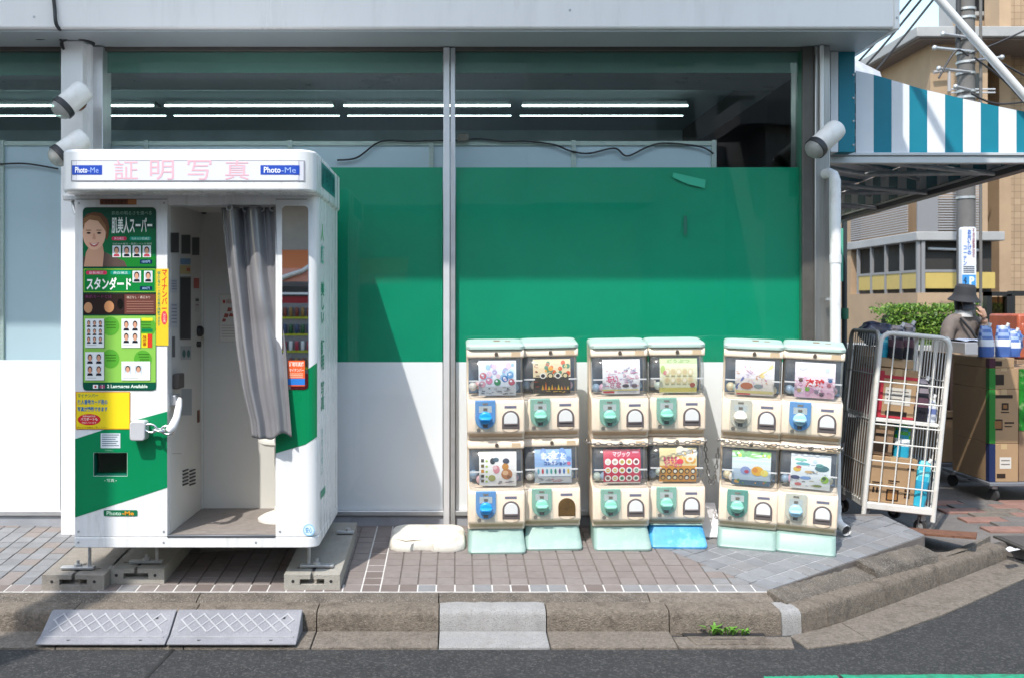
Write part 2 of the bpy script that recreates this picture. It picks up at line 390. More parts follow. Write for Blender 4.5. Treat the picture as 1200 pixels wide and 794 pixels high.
def kerb_stone(p0, p1, m, seed=0, zs=1.0, dz0=0, dz1=0):
    d = Vector((p1[0] - p0[0], p1[1] - p0[1])); L = d.length; d.normalize(); nn = Vector((-d.y, d.x)); n = 12; r = random.Random(seed)
    vs = []; k = len(kprof)
    for i in range(n + 1):
        for j, (w, z) in enumerate(kprof):
            e = .004 if i in (0, n) and 0 < j < k - 1 else 0
            q = Vector(p0) + d * (L * i / n) + nn * (w + r.uniform(-.002, .002)); dz = dz0 + (dz1 - dz0) * i / n
            vs.append((q.x, q.y, z * zs - e + r.uniform(-.0018, .0018) + (dz if z > 0 else 0)))
    mb = MB().add(vs, [(i * k + j, i * k + (j + 1) % k, (i + 1) * k + (j + 1) % k, (i + 1) * k + j) for i in range(n) for j in range(k)] + [tuple(range(k)), tuple(range(n * k, n * k + k))[::-1]])
    return obj('kerb_stone', mb, m, ks, smooth=50)
KY = 4.826
kx = [X(p, KY) for p in (-200, -60, 84, 228, 371, 514.5, 640.5, 784.5, 916)]
for i in range(3): kerb_stone((X(-200 - 142 * (i + 1), KY) + .003, KY), (X(-200 - 142 * i, KY) - .003, KY), kerb_m, 80 + i)
for i in range(8):
    kerb_stone((kx[i] + .003, KY), (kx[i + 1] - .003, KY), kerb_new if i == 5 else kerb_m, i)
kerb_stone((kx[8] + .002, KY), (kx[8] + .10, KY + .012), kerb_new, 40)
kp = [(kx[8] + .103, KY + .012), (1.84, 4.935), (2.28, 5.285), (2.74, 5.655), (3.46, 6.26)]
for i in range(4):
    d = Vector((kp[i + 1][0] - kp[i][0], kp[i + 1][1] - kp[i][1])).normalized() * .003
    if i < 3 or True: kerb_stone((kp[i][0] + d.x, kp[i][1] + d.y), (kp[i + 1][0] - d.x, kp[i + 1][1] - d.y), kerb_m, 50 + i, dz0=0, dz1=-.03 if i == 3 else 0)
# infill mortar between aggregate strip and kerb on the diagonal
obj('mortar_bed', sheet([(kx[8], KY + .1), (kp[1][0] - .05, kp[1][1] + .1), (kp[3][0] - .05, kp[3][1] + .1), (kp[4][0] - .05, kp[4][1] + .1), (PB[0] + .3, PB[1] + .1), (PB[0] - .05, PB[1] - .02), (A0[0] + .03, 4.96)], lambda x, y: .100 + .02 * max(0, y - 5.0), .1), gutter_m, ks)
gx = kx[:]
obj('gutter_slab', sheet([(-4.9, KY - .2), (gx[0] - .003, KY - .2), (gx[0] - .003, KY - .002), (-4.9, KY - .002)], lambda x, y: .012, .06), gutter_m, gt)
def slab(poly, m, name='gutter_slab', z=.012, th=.06, tilt=0):
    obj(name, sheet(poly, lambda x, y: z + tilt * (y - KY) * 0 + (.010 if y > KY - .02 else 0), th), m, gt, bevel=.004)
for i in range(8):
    if i == 7: continue
    slab([(gx[i] + .003, KY - .20), (gx[i + 1] - .003, KY - .20), (gx[i + 1] - .003, KY - .002), (gx[i] + .003, KY - .002)], kerb_new if i == 5 else gutter_m)
gi = [(kx[8] + .03, KY - .03), (1.93, 5.00), (2.36, 5.345), (2.86, 5.75), (3.46, 6.25)]
go = [(kx[8] + .055, KY - .20), (1.97, 4.745), (2.49, 5.12), (2.95, 5.50), (3.52, 5.99)]
for i in range(4):
    a, b, c, d = Vector(go[i]), Vector(go[i + 1]), Vector(gi[i + 1]), Vector(gi[i]); e = (b - a).normalized() * .003; g = (c - d).normalized() * .003
    q = [tuple(a + e), tuple(b - e), tuple(c - g), tuple(d + g)]
    obj('gutter_slab', sheet(q, lambda x, y: .008, .06), gutter_m, gt, bevel=.003)
# catch basin in the gutter, with its lid and a dark opening under the kerb
cb = thing('catch_basin', 'concrete catch basin lid set in the gutter below the kerb', 'drain', (1.27, 4.72, 0))
obj('frame', sheet([(gx[7] + .004, KY - .195), (gx[8] - .004, KY - .195), (gx[8] + .03, KY - .045), (gx[7] + .004, KY - .045)], lambda x, y: .010, .06), gutter_m, cb, bevel=.004)
obj('lid', sheet([(gx[7] + .09, KY - .165), (gx[8] - .08, KY - .165), (gx[8] - .10, KY - .055), (gx[7] + .07, KY - .055)], lambda x, y: .016, .02), kerb_m, cb, bevel=.004)
obj('grip_slot', B(gx[7] + .17, gx[8] - .2, KY - .105, KY - .098, .0155, .0170), black_p, cb)
obj('opening', B(gx[7] + .06, gx[8] - .09, KY - .045, KY - .004, .0105, .013), black_p, cb)
leafm = mat('weed_leaf', (.12, .30, .03), .6, var=.3, vs=30)
for i, (px, h, n, lb) in enumerate(((834, .05, 16, 'tuft of bright green weed at the left end of the gutter drain opening'), (852, .045, 22, 'wider tuft of green weed in the middle of the drain opening'), (872, .028, 14, 'low dull green weed at the right end of the drain opening'))):
    mb = MB(); r = random.Random(i); cx = X(px, KY - .03)
    for k in range(n):
        a = r.uniform(0, 6.28); l = h * r.uniform(.6, 1.3); w = .007; bx = cx + r.uniform(-.02, .02) * (1 + (i == 1)); by = KY - .03 + r.uniform(-.01, .01)
        d = Vector((math.cos(a), math.sin(a) * .6 - .1, 0)); s_ = Vector((-d.y, d.x, 0)).normalized() * w
        b0 = Vector((bx, by, .011)); b1 = b0 + d * l * .45 + Vector((0, 0, l * .7)); b2 = b0 + d * l * 1.0 + Vector((0, 0, l * r.uniform(.5, 1)))
        mb.add([b0, b1 - s_, b2, b1 + s_], [(0, 1, 2, 3)])
    tag(obj('weed', mb, leafm), lb, 'plant', 'weeds in the drain')
# green line on the road, worn
grn = mat('green_road_paint', (.015, .30, .16), .75, var=.3, vs=30, bump=.6, bs=200, dirt=((.035, .035, .036), .95, 11))
def worn(px0, px1, y0, y1, seed, name='road_line'):
    r = random.Random(seed); n = 60; mb = MB(); vs = []
    for i in range(n + 1):
        u = i / n; x = X(px0 + (px1 - px0) * u, 4.3); yy0 = y0[0] + (y0[1] - y0[0]) * u; yy1 = y1[0] + (y1[1] - y1[0]) * u
        vs += [(x, yy0, .004), (x, yy1 + r.uniform(-.006, .003), .004)]
    mb.add(vs, [(2 * i, 2 * i + 2, 2 * i + 3, 2 * i + 1) for i in range(n)]); return obj(name, mb, grn, kind='structure')
worn(893, 980, (3.9, 3.9), (4.285, 4.30), 1); worn(985, 1420, (4.225, 4.24), (4.302, 4.325), 2); worn(985, 1420, (3.9, 3.9), (4.215, 4.222), 3)
mb = MB()
# patched road joint running to the lower left
obj('road_joint', MB().add([(X(199, 4.6), 4.63, .003), (X(203, 4.6), 4.63, .003), (X(172, 4.3), 4.0, .003), (X(167, 4.3), 4.0, .003)], [(0, 1, 2, 3)]), mat('tar_joint', (.018, .018, .018), .6), kind='structure')

# side street behind the corner
sp = [(2.44, W + .12), (PB[0] - .02, W + .1), (PB[0] + .2, PB[1] + .16), (kp[4][0] + .02, kp[4][1] + .12), (kp[4][0] + .1, kp[4][1] - .02), (12, 9.5), (12, 40), (2.44, 40)]
spm = speckle(mat('side_street_paving', (.15, .135, .125), .85, var=.3, vs=2.2, bump=.6, bs=160, dirt=((.07, .06, .055), .6, 3)), 200, .4, (.28, .26, .24))
obj('side_street', sheet(sp, lambda x, y: .085 if y < 7 else .095, .08), spm, kind='structure')
redt = mat('red_paver', (.27, .15, .12), .85, var=.25, vs=6, bump=.5, bs=150, dirt=((.12, .08, .07), .6, 5))
pv = structure('paver_patch', (3.9, 7.2, .09))
for i in range(5):
    for j in range(7):
        x0 = 3.55 + i * .30 + (j % 2) * .15; y0 = 6.62 + j * .15
        obj('paver', B(x0, x0 + .294, y0, y0 + .144, .07, .1005 + random.uniform(-.001, .001)), [redt, spm, redt, gutter_m][(i * 3 + j * 5) % 4], pv, bevel=.004, seg=1)
mh = thing('manhole_cover', 'dark square drain cover in the side street pavement', 'drain cover', (3.75, 6.35, .1))
obj('frame', B(3.50, 3.93, 6.16, 6.50, .08, .0975), mat('cast_iron', (.07, .065, .06), .7, metal=.3, var=.3, vs=20), mh, bevel=.004)
obj('lid', B(3.525, 3.905, 6.185, 6.475, .085, .1015), mat('lid_iron', (.085, .075, .07), .75, var=.3, vs=30, bump=.6, bs=90), mh, bevel=.003)
mb = MB(); mb.lathe([(.07, 0), (.07, .003)], (3.72, 6.33, .1015), seg=20); obj('emblem', mb, rust, mh)
# ------------------------------------------------------------------ shop front
shop = thing('shop_building', 'white and green shop front with large windows behind the photo booth', 'building', (0, W, .2))
ZT, ZB = 3.21, Z(597, W)                 # window head and sill
zg = Z(424, W); zgt = Z(196, W)
XL, XR = -6.6, 2.545
fas = obj('fascia', B(XL, XR, 5.735, 7.4, 3.19, 3.97), fascia_m, shop, bevel=.012)
obj('end_cap', B(XR - .03, XR + .006, 5.728, 7.41, 3.182, 3.98), fascia_m, shop, bevel=.006)
obj('shade_board', B(XL - 2, 2.45, 4.36, 4.44, 4.42, 5.42), fascia_m, shop, bevel=.01)      # unseen board added to shade the facade, on arms above the frame
for k in range(6): obj('shade_board_arm', MB().tube([(-5.2 + k * 1.5, 4.44, 4.55), (-5.2 + k * 1.5, 6.2, 3.96)], .03, 8).tube([(-5.2 + k * 1.5, 4.44, 5.3), (-5.2 + k * 1.5, 6.6, 3.96)], .025, 8), galv, shop, smooth=60)
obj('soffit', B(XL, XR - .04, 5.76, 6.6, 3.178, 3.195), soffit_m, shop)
mb = MB()
for px, py in ((668, 12), (40, 20)): mb.lathe([(.008, 0), (.006, .004)], (X(px, 5.735), 5.735, Z(py, 5.735)), (0, -1, 0), 8)
for k in range(3): mb.lathe([(.007, 0), (.005, .004)], (XR - .012, 5.727, 3.25 + k * .16), (0, -1, 0), 8)
obj('screw', mb, galv, shop)
obj('window_head', B(XL, 2.22, W - .03, W + .08, 3.155, 3.18), darkmetal, shop, bevel=.003)
obj('plinth', B(XL, 2.32, W - .012, W + .1, .12, ZB - .03), mat('plinth_grey', (.30, .31, .34), .6, var=.15, vs=4, dirt=((.16, .15, .14), .6, 6)), shop, bevel=.003)
obj('sill', B(XL, 2.25, W - .028, W + .08, ZB - .03, ZB), alu, shop, bevel=.004)
# pillar of white sheet steel left of the booth, with its groove
pl = obj('pillar', B(X(71, 5.95), X(97, 5.95), 5.95, W + .12, .10, 3.175), white_p, shop, bevel=.006)
obj('pillar_trim', B(X(98.5, 6.02), X(106, 6.02), 6.02, W + .1, .2, 3.175), white_p, shop, bevel=.004)
obj('window_jamb', B(X(107, 6.06), X(120.5, 6.06), 6.06, W + .08, .24, 3.17), alu, shop, bevel=.004)
obj('mullion', B(X(519.5, 6.08), X(527, 6.08), 6.08, W + .05, .22, 3.17), mat('mullion_white', (.70, .70, .72), .35, metal=.3, var=.05), shop, bevel=.004)
obj('mullion', B(X(527.8, 6.09), X(533.5, 6.09), 6.09, W + .05, .22, 3.17), alu, shop, bevel=.003)
obj('window_jamb', B(X(940.5, 6.08), X(954, 6.08), 6.08, W + .08, .2, 3.175), darkmetal, shop, bevel=.004)
obj('window_jamb', B(X(939, 6.1), X(940.3, 6.1), 6.1, W + .06, .2, 3.175), mat('green_frame', (.03, .16, .10), .4), shop)
cp = obj('corner_pillar', B(X(955, 6.06), X(973, 6.06), 6.06, 6.5, .12, 3.175), steel, shop, bevel=.006)
obj('conduit', MB().tube([(X(963, 6.04), 6.04, Z(160, 6.04)), (X(963, 6.04), 6.04, 3.17)], .012, 10), white_p, cp)
wm = [('window', XL, X(70, W)), ('window', X(121, W), X(519, W)), ('window', X(534, W), X(939.5, W))]
green_film = mat('green_film', (.0, .262, .138), .35, var=.07, vs=1.6, spec=.3, bump=.03, bs=5)
white_film = mat('white_film', (.88, .88, .90), .4, var=.02, vs=2)
band_film = mat('teal_band', (.10, .25, .20), .5, var=.1, vs=1.5)
pane = glass('shop_glass', (.982, .99, .99), 1.44, wob=.05)
for i, (nm, x0, x1) in enumerate(wm):
    g = obj('window', B(x0, x1, W, W + .006, ZB, 3.16), pane, shop)
    obj('lower_film', B(x0 + .002, x1 - .002, W + .012, W + .016, ZB, zg if i else Z(421.5, W)), white_film, g)
    if i:
        gf = obj('green_panel', B(x0 + .002, x1 - .002, W + .0125, W + .0165, zg, zgt), green_film, g)
    obj('top_band', B(x0 + .002, x1 - .002, W + .014, W + .018, Z(85 if i else 88, W), 3.16), band_film, g)
tape = mat('green_tape', (.03, .36, .22), .4, var=.1)
obj('tape', MB().prism([(X(788, W), Z(208, W)), (X(789, W), Z(202.5, W)), (X(827, W), Z(211, W)), (X(826, W), Z(221, W)), (X(806, W), Z(216, W))], W - .002, W - .0012, 'y'), tape, gf)
obj('tape', B(X(801, W), X(805, W), W - .002, W - .0012, Z(275, W), Z(253, W)), mat('old_tape', (.01, .13, .085), .5), gf)
# inside of the shop
dk = mat('interior_dark', (.40, .46, .49), .8)
ins = thing('shop_interior', 'dim room of the shop seen through the upper windows', 'room', (0, 9, .2))
obj('back_wall', B(XL, 2.4, 10.4, 10.5, .2, 3.5), mat('interior_wall', (.45, .54, .58), .7, var=.2, vs=1.5), ins)
obj('ceiling', B(XL, 2.4, W + .1, 10.4, 3.42, 3.5), dk, ins)
obj('room_floor', B(XL, 2.4, W + .12, 10.4, .15, .22), dk, ins)
obj('side_wall', B(2.36, 2.42, W + .45, 13, .1, 3.19), dk, ins)
obj('end_wall', B(XL - .1, XL, W - .1, 14, .1, 3.97), white_p, shop); obj('red_stripe', B(XL, 2.3, 10.36, 10.39, Z(134, 10.3), Z(131, 10.3)), mat('red_trim', (.3, .03, .03), .5), ins)
tube_m = emit('lit_tube', (.72, 1, .97), 4.0)
for px0, px1, nm in ((-420, 180, 'row of lit fluorescent tubes behind the far left window'), (193, 390, 'lit twin tube ceiling light left of the window mullion'), (403, 598, 'lit twin tube ceiling light crossing behind the window mullion'), (612, 806, 'lit twin tube ceiling light in the right hand window')):
    D = 8.4; cl = thing('ceiling_light', nm, 'ceiling light', (X((px0 + px1) / 2, D), D, Z(124, D) - .05), 'lit ceiling lights inside the shop')
    obj('housing', B(X(px0, D), X(px1, D), D + .03, D + .2, Z(124, D) + .018, Z(124, D) + .045), mat('light_housing', (.07, .08, .085), .7), cl)
    for py, r, dy in ((124, .009, 0), (128.5, .0045, .28)):
        obj('tube', MB().tube([(X(px0, D), D + dy, Z(py, D)), (X(px1 + (3 if dy else 0), D), D + dy, Z(py, D))], r, 8), tube_m, cl)
# backs of the store shelves standing behind the glass
shelf_p = mat('shelf_back_panel', (.47, .60, .66), .45, var=.04, vs=1.5)
shelf_u = mat('shelf_upright', (.42, .52, .46), .45, var=.1, vs=9)
sh = thing('store_shelf', 'pale blue backs of store shelving standing behind the windows', 'shelving', (0, W + .2, .2))
DS = W + .2
ups = [-480, -320, -160, 3, 172, 340, 505.5, 672, 836]
for a, b in zip(ups[:-1], ups[1:]):
    obj('back_panel', B(X(a + 2, DS), X(b - 2, DS), DS, DS + .015, .2, Z(171, DS)), shelf_p, sh)
    obj('rail', B(X(a + 2, DS), X(b - 2, DS), DS - .012, DS + .02, Z(171, DS), Z(166, DS)), shelf_u, sh)
for u in ups:
    x0, x1 = X(u - 2.6, DS), X(u + 2.6, DS); up = obj('upright', B(x0, x1, DS - .02, DS + .02, .2, Z(165, DS)), shelf_u, sh)
    mb = MB(); z = Z(168, DS)
    while z > 1.15:
        for s_ in (.25, .6): mb.box(x0 + (x1 - x0) * s_, x0 + (x1 - x0) * (s_ + .17), DS - .0212, DS - .0195, z - .018, z)
        z -= .027
    obj('slot', mb, dk, up)
def wire(name, pts, r, m, label, cat='cable', parent=None):
    """smooth hanging cable through points"""
    P = [Vector(p) for p in pts]; out = []
    for i in range(len(P) - 1):
        p0, p1, p2, p3 = P[max(0, i - 1)], P[i], P[i + 1], P[min(len(P) - 1, i + 2)]
        for k in range(8):
            t = k / 8; out.append(.5 * ((2 * p1) + (p2 - p0) * t + (2 * p0 - 5 * p1 + 4 * p2 - p3) * t * t + (3 * p1 - p0 - 3 * p2 + p3) * t ** 3))
    out.append(P[-1]); o = obj(name, MB().tube(out, r, 6), m, parent, smooth=60)
    if parent is None: tag(o, label, cat)
    return o
blk = mat('black_cable', (.03, .03, .033), .5)
DC = W + .17
wire('cable', [(X(a, DC), DC, Z(b, DC)) for a, b in ((395, 188), (418, 185), (440, 169), (455, 165), (480, 166), (508, 165), (536, 165), (560, 163), (590, 166), (620, 166), (650, 170), (668, 177), (690, 180), (720, 174), (735, 183), (760, 172), (780, 168), (820, 172), (836, 180))], .006, blk, 'black cable draped along the top of the shelf backs inside the window')
wire('cable', [(X(a, DC), DC, Z(b, DC)) for a, b in ((-60, 185), (-10, 192), (30, 192), (68, 198))], .006, blk, 'black cable hanging behind the far left window pane')
obj('junction_box', B(X(536, DC), X(549, DC), DC - .03, DC, Z(166, DC), Z(158, DC)), mat('brown_box', (.17, .15, .11), .6), sh)
wire('cable', [(X(a, 6.05), 6.05, Z(b, 6.05)) for a, b in ((-30, 41), (40, 42), (110, 44), (300, 45), (380, 47), (480, 44), (560, 46), (700, 47), (770, 45), (830, 47), (938, 48))], .009, mat('old_grey_cable', (.36, .34, .30), .7), 'old grey cable running along the window head under the soffit')
wire('cable', [(X(62, 5.72), 5.72, Z(-12, 5.72)), (X(64, 5.72), 5.72, Z(10, 5.72)), (X(67, 5.72), 5.722, Z(31, 5.72)), (X(82, 5.9), 5.9, Z(41, 5.9)), (X(100, 5.94), 5.94, Z(47, 5.94)), (X(110, 6.0), 6.0, Z(52, 6.0))], .011, blk, 'black cable coming down over the white fascia at the left')
wire('cable', [(X(30, 5.93), 5.93, Z(40, 5.93)), (X(45, 5.93), 5.93, Z(46, 5.93)), (X(68, 5.93), 5.93, Z(44, 5.93)), (X(75, 5.93), 5.93, Z(58, 5.93)), (X(72, 5.93), 5.93, Z(50, 5.93)), (X(90, 5.94), 5.94, Z(40, 5.94))], .007, blk, 'tangle of thin black cable under the soffit by the white pillar')

# three spotlights
lampw = mat('lamp_enamel', (.78, .77, .74), .35, var=.05, vs=8, dirt=((.45, .36, .28), .4, 12))
lamp_glass = glass('lamp_glass', (.55, .62, .58), 1.5, rough=.15, dust=.3)
def spot(c, ax, r, L, label, base):
    c = Vector(c); ax = Vector(ax).normalized(); t = thing('spotlight', label, 'spotlight', c, 'outdoor spotlights on the facade')
    sh_ = MB().lathe([(.001, -L), (r * .72, -L), (r * .93, -L * .93), (r, -L * .8), (r, 0), (r * .97, .002)], c, ax, 28); obj('shade', sh_, lampw, t, smooth=50)
    obj('rim', MB().lathe([(r * 1.03, -.001), (r * 1.06, .004), (r * 1.06, .034), (r * .98, .036)], c, ax, 28), black_p, t, smooth=50)
    obj('lens', MB().lathe([(r * .97, .036), (r * .85, .055), (r * .5, .075), (.001, .083)], c, ax, 24), lamp_glass, t, smooth=60)
    b = Vector(base)
    obj('mounting_plate', MB().lathe([(.052, 0), (.052, .012), (.03, .03)], b, (0, -1, 0), 20), rust, t, smooth=50)
    obj('arm', MB().tube([b + Vector((0, -.02, 0)), b.lerp(c - ax * L * .45, .55) + Vector((0, -.02, 0)), c - ax * L * .45], .016, 8), rust, t, smooth=60)
spot((X(959, 5.83), 5.83, Z(171, 5.83)), (-.72, -.28, -.62), .062, .19, 'white spotlight on the steel corner pillar under the soffit', (X(958, 6.06), 6.06, Z(172, 6.06)))
spot((X(77, 5.76), 5.76, Z(124, 5.76)), (-.55, -.35, -.66), .066, .16, 'dirty cream spotlight, upper of two on the white pillar', (X(92, 5.95), 5.95, Z(120, 5.95)))
spot((X(73, 5.74), 5.74, Z(180, 5.74)), (-.62, -.35, -.60), .064, .17, 'clean white spotlight just above the corner of the photo booth', (X(92, 5.95), 5.95, Z(176, 5.95)))
# downpipe
dp = thing('downpipe', 'white plastic downpipe beside the steel corner pillar', 'pipe', (X(979, 6.0), 6.0, .25))
xp = X(979, 5.98)
pvc = mat('white_pvc', (.74, .74, .74), .4, var=.05, vs=5, dirt=((.4, .38, .34), .45, 9))
obj('pipe', MB().tube([(xp - .045, 6.12, Z(203, 5.98)), (xp - .02, 6.03, Z(201.5, 5.98)), (xp - .008, 5.99, Z(205, 5.98)), (xp, 5.98, Z(212, 5.98)), (xp, 5.98, .9), (xp, 5.98, .36), (xp + .004, 5.975, .315), (xp + .012, 5.95, .285), (xp + .03, 5.88, .268)], .031, 16, caps=False), pvc, dp, smooth=60)
for z_, h_ in ((1.85, .05), (.36, .04)): obj('socket', MB().lathe([(.0345, 0), (.0345, h_)], (xp, 5.98, z_), seg=16), pvc, dp, smooth=50)
obj('mouth', MB().lathe([(.024, 0), (.024, .004)], (xp + .0245, 5.897, .27), (.25, -.95, -.2), 14), black_p, dp)
obj('bracket', B(xp - .05, xp + .04, 5.99, 6.02, Z(352, 6), Z(349, 6)), galv, dp)
# ------------------------------------------------------------------ photo booth
FD, BD = 5.02, 5.85
bx0, bx1, cx0, cx1 = -1.923, -.70, -1.458, -.912
zb, zf, zl, zt = Z(641, FD), Z(628, FD), Z(240, FD), 2.157
booth = thing('photo_booth', 'white and green identity photo booth with grey curtain pulled aside', 'photo booth', (-1.31, 5.4, zb))
bw = mat('booth_white', (.80, .80, .80), .28, var=.025, vs=2.5, aniso=(4, 4, .5), dirt=((.52, .48, .42), .45, 4))
bi = mat('booth_inside', (.66, .65, .61), .45, var=.04, vs=3)
bg = mat('booth_green', (.0, .23, .085), .3, var=.04, vs=3)
teal = '#0b8a7a'
tx0, tx1, tz0, tz1 = X(110, FD), X(149, FD), Z(557, FD), Z(530, FD)
mb = MB()
mb.box(bx0, tx0, FD, FD + .06, zf, zt); mb.box(tx1, cx0, FD, FD + .06, zf, zt); mb.box(tx0, tx1, FD, FD + .06, zf, tz0); mb.box(tx0, tx1, FD, FD + .06, tz1, zt)
lp = obj('front_panel', mb, bw, booth)
obj('cabinet', B(bx0, cx0, FD + .061, BD, zf, zt), bi, booth, bevel=.004)
tray = obj('delivery_tray', MB().add([(tx0, FD, tz0), (tx1, FD, tz0), (tx1, FD, tz1), (tx0, FD, tz1), (tx0 + .01, FD + .055, tz0 + .02), (tx1 - .01, FD + .055, tz0 + .02), (tx1 - .01, FD + .055, tz1), (tx0 + .01, FD + .055, tz1)], [(0, 1, 5, 4), (1, 2, 6, 5), (2, 3, 7, 6), (3, 0, 4, 7), (4, 5, 6, 7)]), mat('tray_green', (.0, .10, .06), .4), booth)
obj('tray_door', B(tx0 + .014, tx1 - .014, FD + .02, FD + .026, tz0 + .015, tz1 - .004), glass('smoked_flap', (.35, .55, .47), 1.5), tray)
# right column with rounded corner and side wall
arc = [(bx1 - .06 + .06 * math.sin(R(a)), FD + .06 - .06 * math.cos(R(a))) for a in range(0, 91, 15)]
obj('side_wall', MB().prism([(cx1, FD)] + arc + [(bx1, BD), (bx1 - .035, BD), (bx1 - .035, FD + .1), (cx1, FD + .1)], zf, zt), bw, booth, smooth=30)
obj('back_wall', B(cx0 + .001, bx1 - .036, 5.70, 5.74, zf, zt), bi, booth)
obj('lintel', B(cx0, cx1, FD, FD + .1, zl, zt), bw, booth, bevel=.003)
obj('ceiling', B(cx0, bx1 - .036, FD + .1, 5.7, zl + .02, zt - .01), bi, booth)
arcb = [(bx1 - .058 + .06 * math.sin(R(a)), FD + .056 - .06 * math.cos(R(a))) for a in range(0, 91, 15)]
obj('base_frame', MB().prism([(bx0 - .002, FD - .004)] + arcb + [(bx1 + .002, BD), (bx0 - .002, BD)], zb, zf - .003), bw, booth, bevel=.004)
obj('floor', B(cx0 + .002, bx1 - .04, FD + .012, 5.70, zf - .002, zf + .004), mat('booth_floor', (.25, .22, .2), .75, var=.2, vs=8, dirt=((.13, .11, .1), .6, 9)), booth)
obj('threshold', B(cx0, cx1, FD - .008, FD + .012, zf - .003, zf + .008), mat('threshold_metal', (.16, .17, .19), .4, metal=.6), booth, bevel=.002)
# visor
vz0, vz1 = 2.149, 2.352; vx0, vx1, vy = -1.932, -.687, 4.815; vr = .10
vo = [(vx1 - vr + vr * math.sin(R(a)), vy + vr - vr * math.cos(R(a))) for a in range(0, 91, 10)] + [(vx1, BD + .01), (vx0, BD + .01)] + [(vx0 + vr - vr * math.sin(R(a)), vy + vr - vr * math.cos(R(a))) for a in range(90, -1, -10)]
vis_ = obj('visor', MB().prism(vo, vz0, vz1), bw, booth, bevel=.012, seg=3)
fr_seam = front(FD - .001)
hx0, hx1 = X(87, vy), X(354, vy); hz0, hz1 = Z(211.5, vy), Z(189, vy)
def vfr(u, v, l):       # print on the curved visor front: u in metres along x
    x = u; y = vy - .003 - l * .0006
    if x > vx1 - vr: t = min(1, (x - vx1 + vr) / vr); y += vr * (1 - math.sqrt(max(0, 1 - t * t)))
    if x < vx0 + vr: t = min(1, (vx0 + vr - x) / vr); y += vr * (1 - math.sqrt(max(0, 1 - t * t)))
    return (x, y, v)
def vpx(u, v, l): return vfr(X(u, vy), Z(v, vy), l)
def strip(p, x0, x1, z0, z1, c, l, n=16):
    for i in range(n): p.poly([(x0 + (x1 - x0) * i / n, z0), (x0 + (x1 - x0) * (i + 1) / n, z0), (x0 + (x1 - x0) * (i + 1) / n, z1), (x0 + (x1 - x0) * i / n, z1)], c, l)
p = Print(vpx); p.ro = .3
strip(p, 83, 357, 188, 212.5, '#9a9aa2', 0, 40); strip(p, 84.5, 355.5, 189, 211.5, '#dcdce4', 1, 40)
p.build('light_panel', vis_)
for ch, x in zip('証明写真', (134, 176, 220, 264)):
    p = Print(vpx); p.ro = .4
    p.text(ch, x, 188.2, x + 28, 211, '#eab6c1', 3, 0)
    p.build('lettering', vis_)
for a, b in ((84.5, 120), (305.5, 351)):
    p = Print(vpx); strip(p, a, b, 194, 205, '#1746b0', 3, 14); p.text('Photo', a + 4, 196, a + (b - a) * .52, 203, '#f2f5ff', 6, .015); p.text('-Me', a + (b - a) * .54, 196.5, b - 4, 203, '#9db8f5', 6)
    p.build('name_tag', vis_)
def sfr(xs): return lambda u, v, l: (xs + .001 + l * .0007, u, v)
p = Print(sfr(vx1), False); p.poly(rr(5.06, 2.20, 5.62, 2.325, .012), '#177f78', 0)
for i, ch in enumerate('証明写真'): p.text(ch, 5.09 + i * .13, 2.215, 5.20 + i * .13, 2.31, '#0a4f52', 1, .02)
p.build('side_sign', vis_)
p = Print(sfr(bx1), False)
p.text('人', 5.13, 1.93, 5.25, 2.02, '#7cc98a', 1, .03); p.text('顔', 5.13, 1.81, 5.25, 1.91, '#5bb79a', 1, .02)
p.text('美しい', 5.13, 1.50, 5.26, 1.72, '#0d8a68', 1, .03, vert=True); p.text('証明', 5.13, 1.26, 5.26, 1.42, '#0d8a68', 1, .03, vert=True); p.text('写真', 5.13, 1.05, 5.26, 1.20, '#0d8a68', 1, .03, vert=True)
p.text('きれい早い', 5.14, .72, 5.22, .96, '#8fc4b8', 1, .01, vert=True); p.rect(5.12, .60, 5.30, .64, '#0d8a68', 1)
p.build('side_lettering', booth)
# seams and green band
for px_, py_ in ((92, 238), (192, 238), (92, 622), (192, 622), (328, 622), (92, 634.5), (192, 634.5), (300, 634.5)): obj('screw', MB().lathe([(.006, 0), (.0045, .003)], (X(px_, FD), FD - (.0045 if py_ > 628 else .0005), Z(py_, FD)), (0, -1, 0), 8), galv, booth)
p = Print(fr_seam); p.rect(88, 233.2, 196, 234, '#77777a'); p.rect(323.2, 233.2, 360, 234, '#77777a')
p.build('seam', booth)
def band(pts): return MB().prism([(X(a, FD), Z(b, FD)) for a, b in pts], FD - .0016, FD - .0004, 'y')
mbp = MB()
for q in ([(88, 513.8), (109.6, 506.8), (109.6, 598.5), (88, 605.5)], [(109.6, 506.8), (149.4, 494.2), (149.4, 529.6), (109.6, 529.6)], [(109.6, 557.4), (149.4, 557.4), (149.4, 585.8), (109.6, 598.5)], [(149.4, 494.2), (196, 481.5), (196, 570.5), (149.4, 585.8)]):
    mbp.prism([(X(a, FD), Z(b, FD)) for a, b in q], FD - .0016, FD - .0004, 'y')
obj('green_band', mbp, bg, lp)
mbq = MB(); n = 8; xe = bx1 - .06
mbq.prism([(cx1 + .001, Z(445, FD)), (xe, Z(434, FD)), (xe, Z(520, FD)), (cx1 + .001, Z(530.5, FD))][::-1], FD - .0016, FD - .0004, 'y')
pts = []
for i in range(7):
    a = R(15 * i); r_ = .0612; x = xe + r_ * math.sin(a); y = FD + .06 - r_ * math.cos(a); zz = (1 - i / 6) * 0
    pts.append(((x, y, Z(434, FD) + .045 * math.sin(a)), (x, y, Z(520, FD) + .04 * math.sin(a))))
for i in range(4): mbq.add([pts[i][0], pts[i + 1][0], pts[i + 1][1], pts[i][1]], [(0, 1, 2, 3)])
obj('green_band', mbq, bg, booth)

